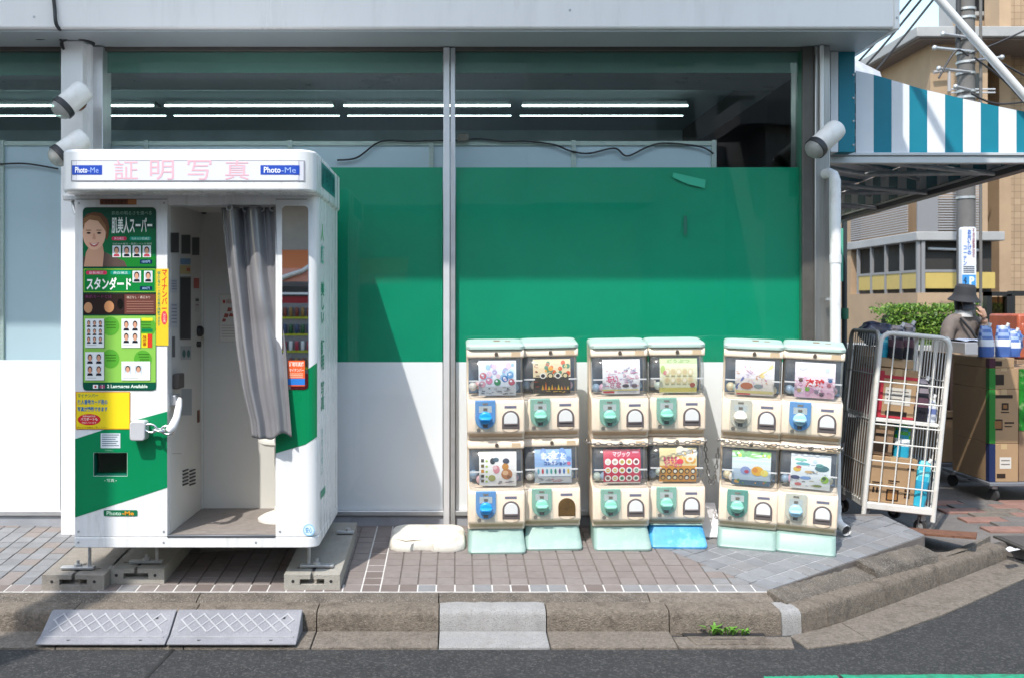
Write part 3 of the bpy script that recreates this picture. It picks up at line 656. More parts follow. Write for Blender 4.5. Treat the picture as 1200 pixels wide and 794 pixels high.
# big poster on the front
p = Print(front(FD - .003)); p.ro = .22
p.poly(rr(97, 243, 183, 457, 5), '#0d4a35', 0)
p.rect(98, 250, 182.5, 312.5, '#14683f', 1); p.rect(98, 250, 182.5, 268, '#0f4a38', 1.5); p.rect(98, 300, 182.5, 312.5, '#1b7a2e', 1.5)
# portrait of a smiling woman in a dark suit
p.poly([(97.4, 312.5), (97.4, 302), (104, 296), (120, 294), (132, 300), (146, 306), (149, 312.5)], '#5a4a44', 2)
p.poly([(98.5, 312.5), (101, 296), (107, 285), (120, 285), (122, 296), (120.5, 312.5)], '#c89a7e', 3)
p.poly([(97.4, 256), (102, 251), (110, 248.5), (119, 250), (126, 257), (128, 267), (127, 277), (125, 282), (123, 272), (97.4, 262)], '#6a4630', 3)
p.oval(110.5, 273, 13.6, 20, '#dcae92', 4, 24)
p.poly([(97.4, 263), (99, 256), (106, 252), (117, 254), (124, 264), (126, 276), (122, 268), (115, 259), (105, 257.5), (99.5, 262), (98.4, 270)], '#8a6242', 5)
for ex in (104.2, 116.4): p.oval(ex, 273.2, 2.5, 1.1, '#3c2a24', 6); p.rect(ex - 3.2, 269.6, ex + 3, 270.4, '#6b4a36', 6)
p.poly([(109.6, 274), (111.2, 274), (112.6, 280.5), (108.6, 280.5)], '#c8937a', 6)
p.poly([(104.5, 284.5), (110.5, 285.8), (116.8, 284), (114, 288.4), (110.6, 289.5), (107, 288.4)], '#b45a58', 6); p.poly([(106, 285.3), (110.5, 286.3), (115.5, 284.9), (110.6, 287.6)], '#f5ece4', 7)
p.text('肌色の明るさを選べる', 131, 247.5, 178, 252, '#8fb3a0', 3); p.text('肌美人スーパー', 131, 254.5, 178.5, 274, '#eef2ea', 3, .02)
p.poly(rr(131, 277.5, 148.5, 281.8, 2), '#d0385c', 3); p.poly(rr(152, 277.5, 177.5, 281.8, 2), '#169a80', 3); p.text('美白補正', 134, 278.2, 145.5, 281.2, '#f7d7de', 4); p.text('なめらか肌補正', 154.5, 278.2, 175.5, 281.2, '#d5f2ea', 4)
def face(p, x, y, w, h, bgc='#c9d3da', l=4, suit='#23242e'):
    p.rect(x, y, x + w, y + h, '#f0f0f0', l); p.rect(x + w * .08, y + h * .06, x + w * .92, y + h * .94, bgc, l + .5)
    p.poly([(x + w * .12, y + h * .94), (x + w * .22, y + h * .72), (x + w * .78, y + h * .72), (x + w * .88, y + h * .94)], suit, l + 1)
    p.oval(x + w / 2, y + h * .38, w * .3, h * .31, '#2a1c18', l + 1.5, 12); p.oval(x + w / 2, y + h * .46, w * .22, h * .27, '#d8a184', l + 2, 12)
p.text('お好みの美白・美肌レベルを選択', 132, 284.6, 178, 287, '#b9cdbf', 3)
for i in range(4): face(p, 132 + i * 11.8, 288, 9.6, 13.5, suit='#b4485a' if i in (0, 3) else '#23242e')
p.poly(rr(164, 304.2, 178.5, 309.2, 1), '#0e2f4e', 3); p.text('1000円', 166.5, 305.2, 176, 308.3, '#9fc6e8', 4)
p.rect(98, 315, 182.5, 342.5, '#8fbf3a', 1); p.rect(99, 316, 181.5, 341.5, '#10803a', 2)
p.poly(rr(101, 317.3, 125.5, 321.8, 2), '#d0385c', 3); p.poly(rr(129.5, 317.3, 153.5, 321.8, 2), '#169a80', 3); p.text('自動補正', 105, 318.2, 121.5, 321.2, '#f7d7de', 4); p.text('美白補正', 133, 318.2, 150, 321.2, '#d5f2ea', 4)
p.text('スタンダード', 101.5, 325, 154, 340, '#f4f7f0', 3, .03)
face(p, 155.5, 317.5, 9.8, 13.5); face(p, 169, 317.5, 9.8, 13.5); p.poly(rr(164, 335.5, 178.5, 340, 1), '#0e2f4e', 3); p.text('800円', 167, 336.3, 175.5, 339.3, '#9fc6e8', 4)
p.rect(98, 344, 182.5, 368.5, '#2f221f', 1); p.rect(146, 345, 182.5, 368, '#6b4038', 2); p.oval(103.5, 360.5, 5, 6.3, '#c39068', 3); p.oval(128, 359.5, 5.8, 6.8, '#c98f62', 3); p.oval(141, 356, 3.6, 6, '#15120f', 3)
p.text('美肌モードとは', 100, 345.5, 131, 349.5, '#7a3860', 3); p.text('補正なし・補正あり', 148.5, 346.8, 176, 350, '#d8c2b4', 3)
for i in range(5): p.rect(148.5, 353 + i * 2.9, 180, 353.7 + i * 2.9, '#a57a68', 3)
p.rect(98, 370, 182.5, 447.5, '#8cc455', 1)
for cx, cy in ((129.5, 382), (172.5, 383), (129.5, 420), (167.5, 421)): p.oval(cx, cy, 10.5, 11, '#5aa836', 2, 24)
for x, y, w, h, nx, ny in ((100, 373.5, 22, 33.5, 3, 3), (142.5, 373.5, 22, 33.5, 2, 2), (100, 412, 22, 33, 2, 2), (142.5, 423, 33.5, 22, 2, 1)):
    p.rect(x + .7, y + .7, x + w + .9, y + h + .9, '#6a8f4a', 3); p.rect(x, y, x + w, y + h, '#eef0ee', 3.5)
    for i in range(nx):
        for j in range(ny):
            if ny == 1: face(p, x + 2.5 + i * 12.5, y + 4, 9.8, 12, l=4, suit='#e8e8ea')
            else: face(p, x + 1.2 + i * (w - 1.5) / nx, y + 1.4 + j * (h - 5) / ny, (w - 4) / nx, (h - 7) / ny, bgc='#e2e6e8', l=4)
    p.rect(x + 2, y + h - 3, x + w * .6, y + h - 2.4, '#a8aaa8', 4)
for cx, cy in ((129, 377), (170, 377), (129, 415), (168, 414)):
    for k in range(3): p.rect(cx - 6 + k, cy + k * 3.2, cx + 7, cy + 1.1 + k * 3.2, '#3c7a22', 3)
p.rect(166, 372.5, 179, 376, '#e8dc30', 3); p.rect(166, 385, 179, 389, '#108048', 3); p.rect(166, 391, 173, 407, '#f0d82a', 3); p.rect(173, 391, 178.5, 407, '#d8402c', 3)
p.text('履歴書', 167, 393, 172, 405, '#b04020', 4, vert=True)
p.rect(98, 448.5, 182.5, 456, '#0c5440', 1); p.rect(109, 450.2, 115, 454.8, '#f2f2f2', 2); p.oval(112, 452.5, 1.4, 1.4, '#c8202c', 3, 10); p.rect(117, 450.2, 123, 454.8, '#7a4a78', 2); p.rect(119.4, 450.2, 120.6, 454.8, '#e0c8cc', 3); p.rect(117, 452, 123, 453, '#d0485a', 3)
p.text('2 Languages Available', 125.5, 450, 173, 455.2, '#dfeee2', 2, .03)
p.build('poster', lp)
p = Print(front(FD - .003)); p.rect(117, 233.4, 160, 240, '#7c4a34', 0); p.rect(150, 234, 160, 239.6, '#b87848', 1); p.text('証明写真は当店で', 119, 234.5, 148, 239, '#3a2018', 1, .02); p.build('sticker', lp)
# yellow stickers (the mascot that sits on them in the place is left out)
p = Print(front(FD - .0035)); p.rect(183, 315, 197.4, 404.5, '#e8c62a', 0); p.text('マイナンバー', 189.5, 316.5, 196, 362, '#d8362a', 1, .02, vert=True); p.text('個人番号カード用の写真が撮影できます', 184.3, 318, 188, 382, '#2a8a72', 1, .01, vert=True)
p.oval(192.6, 372.5, 3.6, 8, '#e2404e', 1); p.text('対応機', 191, 367.5, 194.2, 378, '#f8d8c0', 2, vert=True); p.build('sticker', lp, label='tall narrow yellow sticker with red vertical lettering')
p = Print(front(FD - .003)); p.rect(88.6, 458.5, 152.5, 502.5, '#d88a1c', 0); p.rect(89.6, 459.4, 151.6, 501.6, '#f2d51c', 1)
p.text('マイナンバー', 91, 460.8, 115, 465, '#0a7a64', 2, .02); p.text('個人番号カード用の', 91, 467.5, 126, 473.5, '#1673b4', 2, .03); p.text('写真が撮影できます', 91, 476, 126, 481.5, '#1673b4', 2, .03)
p.oval(104.5, 491, 13.5, 6.6, '#d4202c', 2, 24); p.text('パスポートも', 94.5, 488.6, 114.5, 492.3, '#fbeee0', 3, .02); p.text('対応しています', 96, 493.4, 113, 495.6, '#fbeee0', 3); p.text('撮影機能搭載', 97, 486, 112, 488, '#fbeee0', 3)
p.text('詳しくは画面をご覧ください', 90.5, 499.2, 126, 500.9, '#6a5a10', 2); p.build('sticker', lp, label='yellow square sticker with blue lettering and a red oval')
p = Print(front(FD - .003)); p.rect(118, 507, 141, 524.5, '#d4dce2', 0)
for k in range(6): p.rect(119.5, 508.5 + k * 2.5, 139.5 - (k * 7) % 5, 509.4 + k * 2.5, '#5a6a78', 1)
p.build('notice', lp); p = Print(front(FD - .003)); p.text('写真取出口', 123, 526.3, 132.5, 528, '#9fd8b8', 0); p.build('lettering', lp); p = Print(front(FD - .003)); p.text('◂ 写真 ▸', 122, 560.3, 137, 564.2, '#d8f0e0', 0); p.build('lettering', lp)
p = Print(front(FD - .003)); p.poly(rr(121.5, 597, 161, 604, 1.5), '#0a6e46', 0); p.text('Photo', 125, 598.3, 142, 603, '#cfe8d2', 1, .01); p.text('-Me', 143, 598.3, 157, 603, '#e89a28', 1, .03); p.build('name_tag', lp)
p = Print(front(FD - .002)); p.oval(362, 620.5, 6.8, 7, '#8cc4e8', 0, 24); p.oval(362, 620.5, 5.6, 5.8, '#d2e8f6', 1, 24); p.text('安心', 358, 617, 366, 624, '#5a9ccc', 2, .02); p.build('sticker', booth, label='round pale blue seal at the foot of the right column')
# mirror with frame and an orange sticker
mm = bpy.data.materials.new('mirror'); mm.use_nodes = True; b_ = mm.node_tree.nodes['Principled BSDF']; b_.inputs['Metallic'].default_value = 1; b_.inputs['Roughness'].default_value = .012; b_.inputs['Base Color'].default_value = (.80, .80, .80, 1)
mi_ = obj('mirror', MB().prism([(X(a, FD), Z(b, FD)) for a, b in rr(330.7, 241.5, 361.3, 456, 5)], FD - .004, FD - .0005, 'y'), mm, booth)
p = Print(front(FD - .0048)); p.rect(337.5, 422, 357.3, 452, '#e8602c', 0); p.rect(337.5, 443, 357.3, 450.5, '#2a7ad0', 1); p.text('証明写真機', 339, 423.5, 356, 429, '#fbe6d8', 1, .02); p.text('マイナンバー', 339, 431, 356, 435.5, '#fbe6d8', 1, .02)
for k in range(3): p.rect(339, 437 + k * 1.9, 355, 437.8 + k * 1.9, '#f6c8a8', 1)
p.build('sticker', mi_)
# machine wall inside the opening
def ifr(u, v, l):
    D = 1.458 * F / (VX - u); return (cx0 + .002 + l * .001, D, Z(v, D))
def ip(name, *rs):
    p = Print(ifr); p.ro = .4
    for q in rs: p.rect(*q)
    return p.build(name, booth)
for q in ((199.6, 273, 209, 296), (212, 275.5, 222.5, 297.5), (224.5, 278.5, 233, 299)): ip('lamp_panel', (q[0] - .6, q[1] - .8, q[2] + .6, q[3] + .8, '#c4c2bb'), (*q, '#3a3d40', 1))
ip('sticker', (211, 303, 223, 310, '#6f94b8')); ip('sticker', (210.5, 311, 223, 321, '#c8b478'), (218, 314, 222, 318, '#b85040', 1))
ip('screen', (210.2, 324, 223.4, 398, '#8f8f8c'), (210.8, 325.5, 222.8, 397, '#2b2c2e', 1), *[(212.2 + k * 1.5, 327, 212.7 + k * 1.5, 396, '#444648', 2) for k in range(7)])
ip('notice', (199.8, 327, 207.5, 343, '#c6c6c8'), *[(200.4, 329 + k * 3, 206.4, 330 + k * 3, '#7a7a90', 1) for k in range(4)]); ip('notice', (199.8, 355, 208, 384, '#c6c6c8'), *[(200.4, 357 + k * 4, 206.4, 358.2 + k * 4, '#7a7a90', 1) for k in range(6)])
ip('sticker', (226.6, 326, 233, 338, '#b8564a')); ip('coin_slot', (228, 348, 233, 366, '#c8c4c0'), (228.6, 350, 232.4, 353, '#333333', 1), (228.6, 357, 232.4, 358, '#a06050', 1)); ip('slot', (201.4, 394, 204.8, 418, '#55575a'))
p = Print(ifr); p.rect(211.5, 405, 223.6, 421, '#aeb0b0'); p.oval(215, 414, 2, 4.6, '#0b5a58', 1); p.oval(220.3, 414, 2, 4.6, '#0b5a58', 1); p.build('button_panel', booth)
ip('cash_panel', (212.5, 455, 224.3, 486, '#9aa0a4')); ip('panel_seam', (201, 530.5, 212, 531.2, '#9a968e'))

def ipt(u, v, x=0): D = 1.458 * F / (VX - u); return Vector((cx0 + x, D, Z(v, D)))
mb = MB()
for k in range(2):
    for j in range(5):
        a = ipt(213.8 + k * 8, 551.5 + j * 4, .003); c = ipt(219.6 + k * 8.3, 549.4 + j * 4, .003); mb.tube([a, c], .005, 5)
obj('vent', mb, mat('vent_slot', (.05, .05, .05), .6), booth)
a, c = ipt(201.8, 438), ipt(211.5, 455); obj('card_reader', B(cx0, cx0 + .035, a.y, c.y - .05, c.z + .01, a.z), mat('reader_brown', (.09, .075, .065), .5), booth, bevel=.006)
a = ipt(232, 388); obj('knob', MB().lathe([(.03, 0), (.03, .02), (.02, .03)], a, (1, 0, 0), 16), black_p, booth, smooth=50)
a = ipt(231, 403); obj('knob', MB().lathe([(.016, 0), (.016, .02)], a, (1, 0, 0), 12), black_p, booth)
a = ipt(232, 480); obj('keyhole', B(cx0, cx0 + .006, a.y - .02, a.y + .02, a.z - .07, a.z), rust, booth, bevel=.003)
obj('corner_trim', B(cx0, cx0 + .012, 5.688, 5.70, zf, zl), bi, booth)
p = Print(front(5.698)); p.rect(256.6, 344, 279, 401, '#cdc9c0'); p.rect(258, 346, 277.5, 399.5, '#dcd8d0', 1); p.oval(262.5, 353.5, 1.6, 2.2, '#b04a3a', 2); p.text('撮影', 265, 350.5, 274, 356, '#a86a5a', 2)
for q in ((266, 360, 272, 365), (262, 367, 268, 372), (268, 367, 275, 371), (260, 373, 265, 377)): p.poly([(q[0], q[3]), (q[0] + 1.5, q[1]), (q[2], q[1] + 1), (q[2] - 1, q[3])], '#a8584a', 2)
for k in range(5): p.rect(260, 381 + k * 3.2, 275.5, 381.6 + k * 3.2, '#a89088', 2)
p.build('notice', booth)
obj('camera_eye', MB().lathe([(.018, 0), (.018, .03)], (X(238, 5.66), 5.69, Z(247, 5.66)), (0, -1, 0), 12), black_p, booth)
# stool
wp = mat('stool_plastic', (.76, .74, .68), .4)
xs, ys = -.945, 5.40; st = MB()
obj('stool_seat', MB().lathe([(.001, .845 - .435), (.10, .845 - .435), (.128, .86 - .435), (.13, .885 - .435), (.12, .897 - .435), (.001, .90 - .435)], (xs, ys, zf), seg=32), wp, booth, smooth=45)
obj('stool_post', MB().lathe([(.03, 0), (.03, .2), (.042, .21), (.042, .42)], (xs, ys, zf + .01), seg=20), wp, booth, smooth=45)
obj('stool_foot', MB().lathe([(.13, 0), (.13, .012), (.10, .03), (.045, .05), (.04, .07)], (xs, ys, zf + .005), seg=32), wp, booth, smooth=45)
# curtain, drawn to the right and hanging out over the mirror
cur_m = mat('curtain_vinyl', (.21, .205, .215), .17, var=.08, vs=4, bump=.12, bs=9, coat=.3)
def lerp_tab(tab, v):
    for (a, p_), (b, q_) in zip(tab[:-1], tab[1:]):
        if v <= b: t = (v - a) / (b - a); return p_ + (q_ - p_) * t
    return tab[-1][1]
Lt = [(0, 253), (.15, 258), (.4, 268), (.6, 275), (.8, 285), (.93, 294), (1, 296)]
Rt = [(0, 323), (.3, 325.5), (.5, 331), (.65, 336), (.8, 339), (1, 343.5)]
def cur(u, v):
    yb = lerp_tab([(0, 5.055), (.5, 5.03), (.75, 4.985), (1, 4.965)], v)
    lx, rx = lerp_tab(Lt, v), lerp_tab(Rt, v)
    am = .042 * (1 - .5 * v) + .006
    ph = u * 5.2 * math.pi + .9 * math.sin(2.2 * v + u * 3) + .5
    y = yb + am * (math.sin(ph) + .28 * math.sin(2 * ph + .8) + .15 * math.sin(3 * ph + 2 * v)) * (.75 + .25 * math.sin(7 * u)) - .03 * math.sin(math.pi * u) * v - .035 * math.exp(-((u - .62) / .13) ** 2 - ((v - .42) / .09) ** 2) * .5
    z = Z(242, FD) + (Z(509, 4.97) - Z(242, FD)) * v
    z += (.010 * math.sin(u * 9 + 1) - .02 * (1 - u)) * v + .006 * math.sin(ph * 1.0 + 2) * v
    return (X(lx + (rx - lx) * u, 5.0) + .006 * math.cos(ph) * (1 - v), y, z)
ct = MB().grid(cur, 90, 70); ct.fix = False
co = obj('curtain', ct, cur_m, booth, smooth=80)
sd = co.modifiers.new('solid', 'SOLIDIFY'); sd.thickness = .0018
obj('curtain_rail', MB().tube([(cx0 + .01, 5.06, Z(239.5, FD)), (cx1 + .05, 5.06, Z(239.5, FD))], .009, 8), galv, booth, smooth=60)
for k in range(4):
    q = cur(.22 + k * .24, .012); obj('curtain_ring', MB().torus((q[0], q[1] - .004, q[2] + .006), .014, .004, (1, 0, 0), (0, 0, 1), 14, 6), galv, booth, smooth=60)
# lock, chain and bar
chrome = mat('chrome_link', (.72, .72, .72), .22, metal=.95)
lkm = mat('lock_cover', (.60, .60, .62), .35, metal=.15, var=.05)
lx0, lx1, lz0, lz1 = X(152, 4.95), X(170, 4.95), Z(516, 4.95), Z(493, 4.95)
lk = obj('lock_cover', MB().prism(rr(lx0, lz0, lx1, lz1, .016, 4), FD - .075, FD - .001, 'y'), lkm, booth, bevel=.006, seg=3)
mb = MB(); z0 = Z(502, 4.95)
for i, (px, py, vert) in enumerate(((176, 501.5, 0), (187, 503.5, 1), (196.5, 503.5, 0))):
    mb.torus((X(px, 4.96), 4.965 - .004 * i, Z(py, 4.96)), .020, .0062, (1, 0, -.12), (0, .15, 1) if not vert else (0, 1, .1), 16, 8, st=1.55)
obj('lock_chain', mb, chrome, booth, smooth=70)
obj('lock_bar', MB().tube([(X(197, 4.93), 4.935, Z(505, 4.93)), (X(202, 4.94), 4.94, Z(500, 4.94)), (X(207, 4.97), 4.97, Z(489, 4.97)), (X(209.5, 5.04), 5.04, Z(476, 5.04)), (X(210, 5.1), 5.1, Z(468, 5.1))], [.018, .022, .019, .018, .016], 8), white_p, booth, smooth=50)
obj('lock_hasp', B(cx0, cx0 + .03, 5.06, 5.15, Z(474, 5.1), Z(462, 5.1)), galv, booth, bevel=.004)
# arm bracket at the upper left of the booth
mb = MB(); mb.box(bx0 - .075, bx0, 5.1, 5.2, Z(228, 5.1), Z(214, 5.1)); br = obj('bracket', mb, bw, booth, bevel=.006)
obj('bracket_arm', MB().tube([(bx0 - .055, 5.14, Z(228, 5.1)), (bx0 - .05, 5.12, Z(240, 5.1)), (bx0 - .03, 5.10, Z(250, 5.1)), (bx0 - .005, 5.09, Z(254, 5.1))], .009, 8), galv, br, smooth=60)
obj('bracket_pad', B(bx0 - .09, bx0 - .02, 5.09, 5.19, Z(235, 5.1), Z(228.5, 5.1)), galv, br, bevel=.004)
# levelling feet and concrete ballast blocks
conc = speckle(mat('ballast_concrete', (.36, .34, .30), .9, var=.18, vs=6, bump=.5, bs=130, dirt=((.18, .15, .12), .7, 6)), 240, .3, (.2, .19, .17))
concd = speckle(mat('ballast_concrete_dark', (.26, .235, .205), .9, var=.22, vs=6, bump=.5, bs=130, dirt=((.12, .1, .08), .7, 5)), 240, .3, (.36, .34, .3))
def ballast(x0, x1, y0, y1, m, label, skew=0):
    g0, g1, h = gz(y0), gz(y1), .078
    t = thing('ballast_block', label, 'concrete block', ((x0 + x1) / 2, (y0 + y1) / 2, gz((y0 + y1) / 2)), 'concrete blocks under the photo booth')
    xm = (x0 + x1) / 2; w = x1 - x0; rz0, rz1 = .026, .056
    mb = MB()
    def bx(a, b, c, d, e, f):       # sheared box that lies on the sloping ground
        mb.add([(x, y, gz(y) + z) for x, y, z in ((a, c, e), (b, c, e), (b, d, e), (a, d, e), (a, c, f), (b, c, f), (b, d, f), (a, d, f))],
               [(0, 3, 2, 1), (4, 5, 6, 7), (0, 1, 5, 4), (1, 2, 6, 5), (2, 3, 7, 6), (3, 0, 4, 7)])
    bx(x0, x1, y0 + .05, y1, 0, h * .98); bx(x0, x1, y0, y0 + .0495, 0, rz0); bx(x0, xm - w * .22, y0, y0 + .0495, rz0, rz1); bx(xm + w * .22, x1, y0, y0 + .0495, rz0, rz1)
    bx(x0, xm - .009, y0, y0 + .0495, rz1, h); bx(xm + .009, x1, y0, y0 + .0495, rz1, h)
    obj('block', mb, m, t)
    mb = MB(); bxs = MB()
    mb.add([(x, y, gz(y) + h + .0006) for x, y in ((xm - .008, y0 + .05), (xm + .008, y0 + .05), (xm + .008, y0 + .17), (xm - .008, y0 + .17))], [(0, 1, 2, 3)])
    for s_ in (-1, 1): mb.lathe([(.008, 0), (.008, .001)], (xm + s_ * w * .34, y0 - .0005, gz(y0) + .045), (0, -1, 0), 10); mb.lathe([(.008, 0), (.008, .001)], (xm + s_ * w * .3, y0 + .1, gz(y0 + .1) + h - .0003), (0, 0, 1), 10)
    obj('slot', mb, black_p, t)
    return t
ballast(X(50, 5.07), X(123, 5.07), 5.06, 5.9, concd, 'brown grey concrete block at the left end of the booth base')
ballast(X(126.5, 5.16), X(193, 5.16), 5.15, 5.95, conc, 'lighter concrete block beside the dark one under the left of the booth')
ballast(X(333, 5.07), X(398.5, 5.07), 5.065, 5.94, conc, 'concrete block under the right end of the photo booth')
for px0, px1, bpx, yy in ((72, 111, 105, 5.14), (152, 191, 184, 5.23), (352, 391, 362, 5.17)):
    zz = gz(yy) + .082; a, b = X(px0, yy), X(px1, yy)
    f = obj('levelling_foot', B(a, b, yy - .018, yy + .018, zz, zz + .014), galv, booth, bevel=.003)
    obj('bolt', MB().tube([(X(bpx, yy), yy, zz), (X(bpx, yy), yy, zb + .01)], .009, 10), galv, f, smooth=60)
    xm = (a + b) / 2
    obj('nut', MB().lathe([(.02, .014), (.02, .026)], (xm, yy, zz), seg=6).lathe([(.008, .02), (.008, .045)], (xm, yy, zz), seg=8), galv, f)
yy = 5.72; zz = gz(yy) + .082
f = obj('levelling_foot', B(X(395, yy), X(415, yy), yy - .018, yy + .018, zz, zz + .014), galv, booth, bevel=.003)
obj('nut', MB().lathe([(.016, .014), (.016, .03)], (X(408, yy), yy, zz), seg=6), galv, f)
tag(obj('timber_offcut', MB().add([(x, y, gz(y) + z) for x, y, z in ((-1.45, 5.62, .002), (-.93, 5.72, .002), (-.93, 5.80, .002), (-1.45, 5.70, .002), (-1.45, 5.62, .05), (-.93, 5.72, .05), (-.93, 5.80, .05), (-1.45, 5.70, .05))], [(0, 3, 2, 1), (4, 5, 6, 7), (0, 1, 5, 4), (1, 2, 6, 5), (2, 3, 7, 6), (3, 0, 4, 7)]), concd, bevel=.003), 'pale bar lying on the ground in the shade under the booth', 'bar')
# ------------------------------------------------------------------ capsule machines
cream = mat('machine_cream', (.80, .67, .53), .38, var=.05, vs=5, aniso=(3, 3, .8), dirt=((.46, .31, .2), .55, 5), bump=.03, bs=20)
creamd = mat('machine_ledge_tan', (.52, .38, .25), .5, var=.12, vs=8)
mint = mat('mint_plastic', (0.264, 0.392, 0.352), .45, var=.08, vs=6, dirt=((.44, .49, .45), .6, 6), bump=.05, bs=40)
bluep = mat('worn_blue_plastic', (0.056, 0.336, 0.640), .45, var=.2, vs=9, dirt=((.45, .70, .86), .7, 7), bump=.06, bs=40)
navy = mat('machine_inner', (.10, .17, .27), .4)
clear = glass('clear_cover', (.95, .96, .97), 1.45, rough=.03, dust=.09)
clear2 = glass('clear_plate', (.93, .95, .95), 1.4, rough=.05, dust=.10)
greyf = mat('chute_grey', (.13, .11, .11), .5); flapw = mat('chute_flap', (.74, .74, .73), .35)
brownin = mat('chute_brown', (.10, .055, .015), .7, var=.4, vs=40)
PL = {'blue': mat('knob_blue', (.02, .33, .80), .35), 'mint': mat('knob_mint', (.25, .58, .46), .4, var=.05), 'cream': mat('knob_cream', (.76, .70, .60), .4),
      'teal': mat('knob_teal', (.01, .34, .27), .35), 'ice': mat('knob_ice', (.35, .60, .78), .4)}
tanst = mat('old_sticker', (.66, .50, .33), .6)
lockm = mat('lock_metal', (.22, .18, .15), .4, metal=.6)
U = {}
def proto():
    t = bpy.data.objects.new('proto', None); ORG['proto'] = Vector((0, 0, 0))
    prof = [(.29, 0), (.29, .52), (.035, .52), (.030, .512), (.030, .47), (.17, .462), (.17, .248), (.030, .240), (.008, .232), (0, .22), (0, .052), (.012, .040), (.040, .030), (.040, 0)]
    U['body'] = obj('body', MB().prism(prof, -.1625, .1625, 'x'), [cream], t, bevel=.010, seg=3)
    U['ledge'] = obj('ledge', MB().prism([(.004, .046), (.045, .046), (.045, .018), (.034, .020)], -.1500, .1500, 'x'), creamd, t, bevel=.003)
    U['inner_panel'] = obj('inner_panel', B(-.150, .150, .155, .1685, .252, .458), navy, t)
    pr = [(.034, .468), (.016, .455), (-.004, .42), (-.014, .375), (-.016, .34), (-.012, .30), (-.002, .265), (.016, .246), (.034, .242)]
    mb = MB(); n = len(pr); w = .154
    xs_ = [(-w, .03), (-w + .006, .008), (-w + .02, .0), (w - .02, .0), (w - .006, .008), (w, .03)]
    vs = [(x, y + d, z) for y, z in pr for x, d in xs_]; k = len(xs_)
    mb.add(vs, [(i * k + j, i * k + j + 1, (i + 1) * k + j + 1, (i + 1) * k + j) for i in range(n - 1) for j in range(k - 1)])
    for s_ in (-1, 1): mb.add([(s_ * w, y + .0301, z) for y, z in pr] + [(s_ * w, .165, .246), (s_ * w, .165, .464)], [tuple(range(n + 2))])
    U['window_cover'] = obj('window_cover', mb, clear, t, smooth=50)
    U['clip_bar'] = obj('clip_bar', B(-.150, -.088, .0, .008, .342, .349).box(.104, .150, .0, .008, .342, .349), mat('clip_white', (.75, .75, .75), .4), t)
    pl = [(-.117, .236), (-.117, .145)] + [(-.060 + .057 * math.cos(R(a)), .130 + .057 * math.sin(R(a))) for a in range(180, 361, 20)] + [(-.003, .145), (-.003, .236)]
    U['knob_plate'] = obj('knob_plate', MB().prism(pl[::-1], -.007, .004, 'y'), PL['mint'], t, bevel=.003)
    U['coin_card'] = obj('coin_card', B(-.096, -.024, -.0085, -.0065, .168, .205), mat('coin_card', (.62, .66, .68), .3), t)
    U['coin_slot'] = obj('coin_slot', B(-.075, -.045, -.0095, -.0060, .212, .222).box(-.071, -.049, -.012, -.006, .180, .194), lockm, t)
    kn = MB().lathe([(.036, .0), (.036, .012), (.030, .018), (.024, .020)], (-.060, -.006, .138), (0, -1, 0), 24)
    kn.add([(-.096, -.024, .126), (-.024, -.024, .126), (-.020, -.024, .146), (-.100, -.024, .146), (-.086, -.052, .130), (-.034, -.052, .130), (-.036, -.052, .142), (-.084, -.052, .142)],
           [(0, 1, 5, 4), (1, 2, 6, 5), (2, 3, 7, 6), (3, 0, 4, 7), (4, 5, 6, 7), (3, 2, 1, 0)])
    U['knob'] = obj('knob', kn, PL['mint'], t, bevel=.004)
    U['return_slot'] = obj('return_slot', B(-.073, -.047, -.0095, -.006, .082, .104), black_p, t, bevel=.002)
    U['cover_plate'] = obj('cover_plate', B(-.120, .002, -.0125, -.0105, .058, .238), clear2, t)
    U['lock'] = obj('lock', MB().lathe([(.011, 0), (.011, .004), (.006, .004)], (-.098, -.0012, .068), (0, -1, 0), 14), lockm, t)
    U['header_lock'] = obj('header_lock', MB().lathe([(.0105, 0), (.0105, .006), (.005, .006)], (.005, .0297, .494), (0, -1, 0), 14), lockm, t)
    def arch(x0, x1, z0, z1, n=10):
        r = (x1 - x0) / 2; return [(x0, z0), (x1, z0)] + [((x0 + x1) / 2 + r * math.cos(R(180 * k / n)), z1 - r + r * math.sin(R(180 * k / n))) for k in range(n + 1)]
    U['chute'] = obj('chute', MB().prism(arch(.034, .132, .072, .178), -.006, .004, 'y'), greyf, t, bevel=.003)
    U['flap'] = obj('flap', MB().prism(arch(.045, .121, .104, .168), -.0085, -.0055, 'y'), flapw, t, bevel=.002)
    U['flap_lip'] = obj('flap_lip', MB().prism([(.045, .0945), (.121, .0945), (.121, .1035), (.045, .1035)], -.011, -.0055, 'y'), greyf, t, bevel=.002)
    U['catch'] = obj('catch', MB().prism([(.083 + .045 * math.cos(R(a)), .073 + .020 * math.sin(R(a))) for a in range(180, 361, 15)], -.004, .002, 'y'), cream, t, bevel=.002)
    p = Print(lambda u, v, l: (u, -.0012 - l * .0006, v), False); p.rect(.048, .190, .116, .205, '#8a8b9c', 0); p.text('GASHAPON', .053, .194, .111, .201, '#5a5a72', 1, .02); U['name_plate'] = p.build('name_plate', t)
    U['sticker'] = obj('sticker', B(.09, .14, .0280, .0296, .478, .505), tanst, t)
    pr = [(-.1675, -.0), (-.1675, .0)]
    lid = MB(); 
    def ring(w, y0, y1, z, r=.03): return [(x, y, z) for x, y in rr(-w, y0, w, y1, r, 4)]
    rs = [ring(.1640, .020, .29, .0), ring(.1650, .018, .292, .016), ring(.158, .026, .286, .026), ring(.138, .05, .265, .030)]; k = len(rs[0])
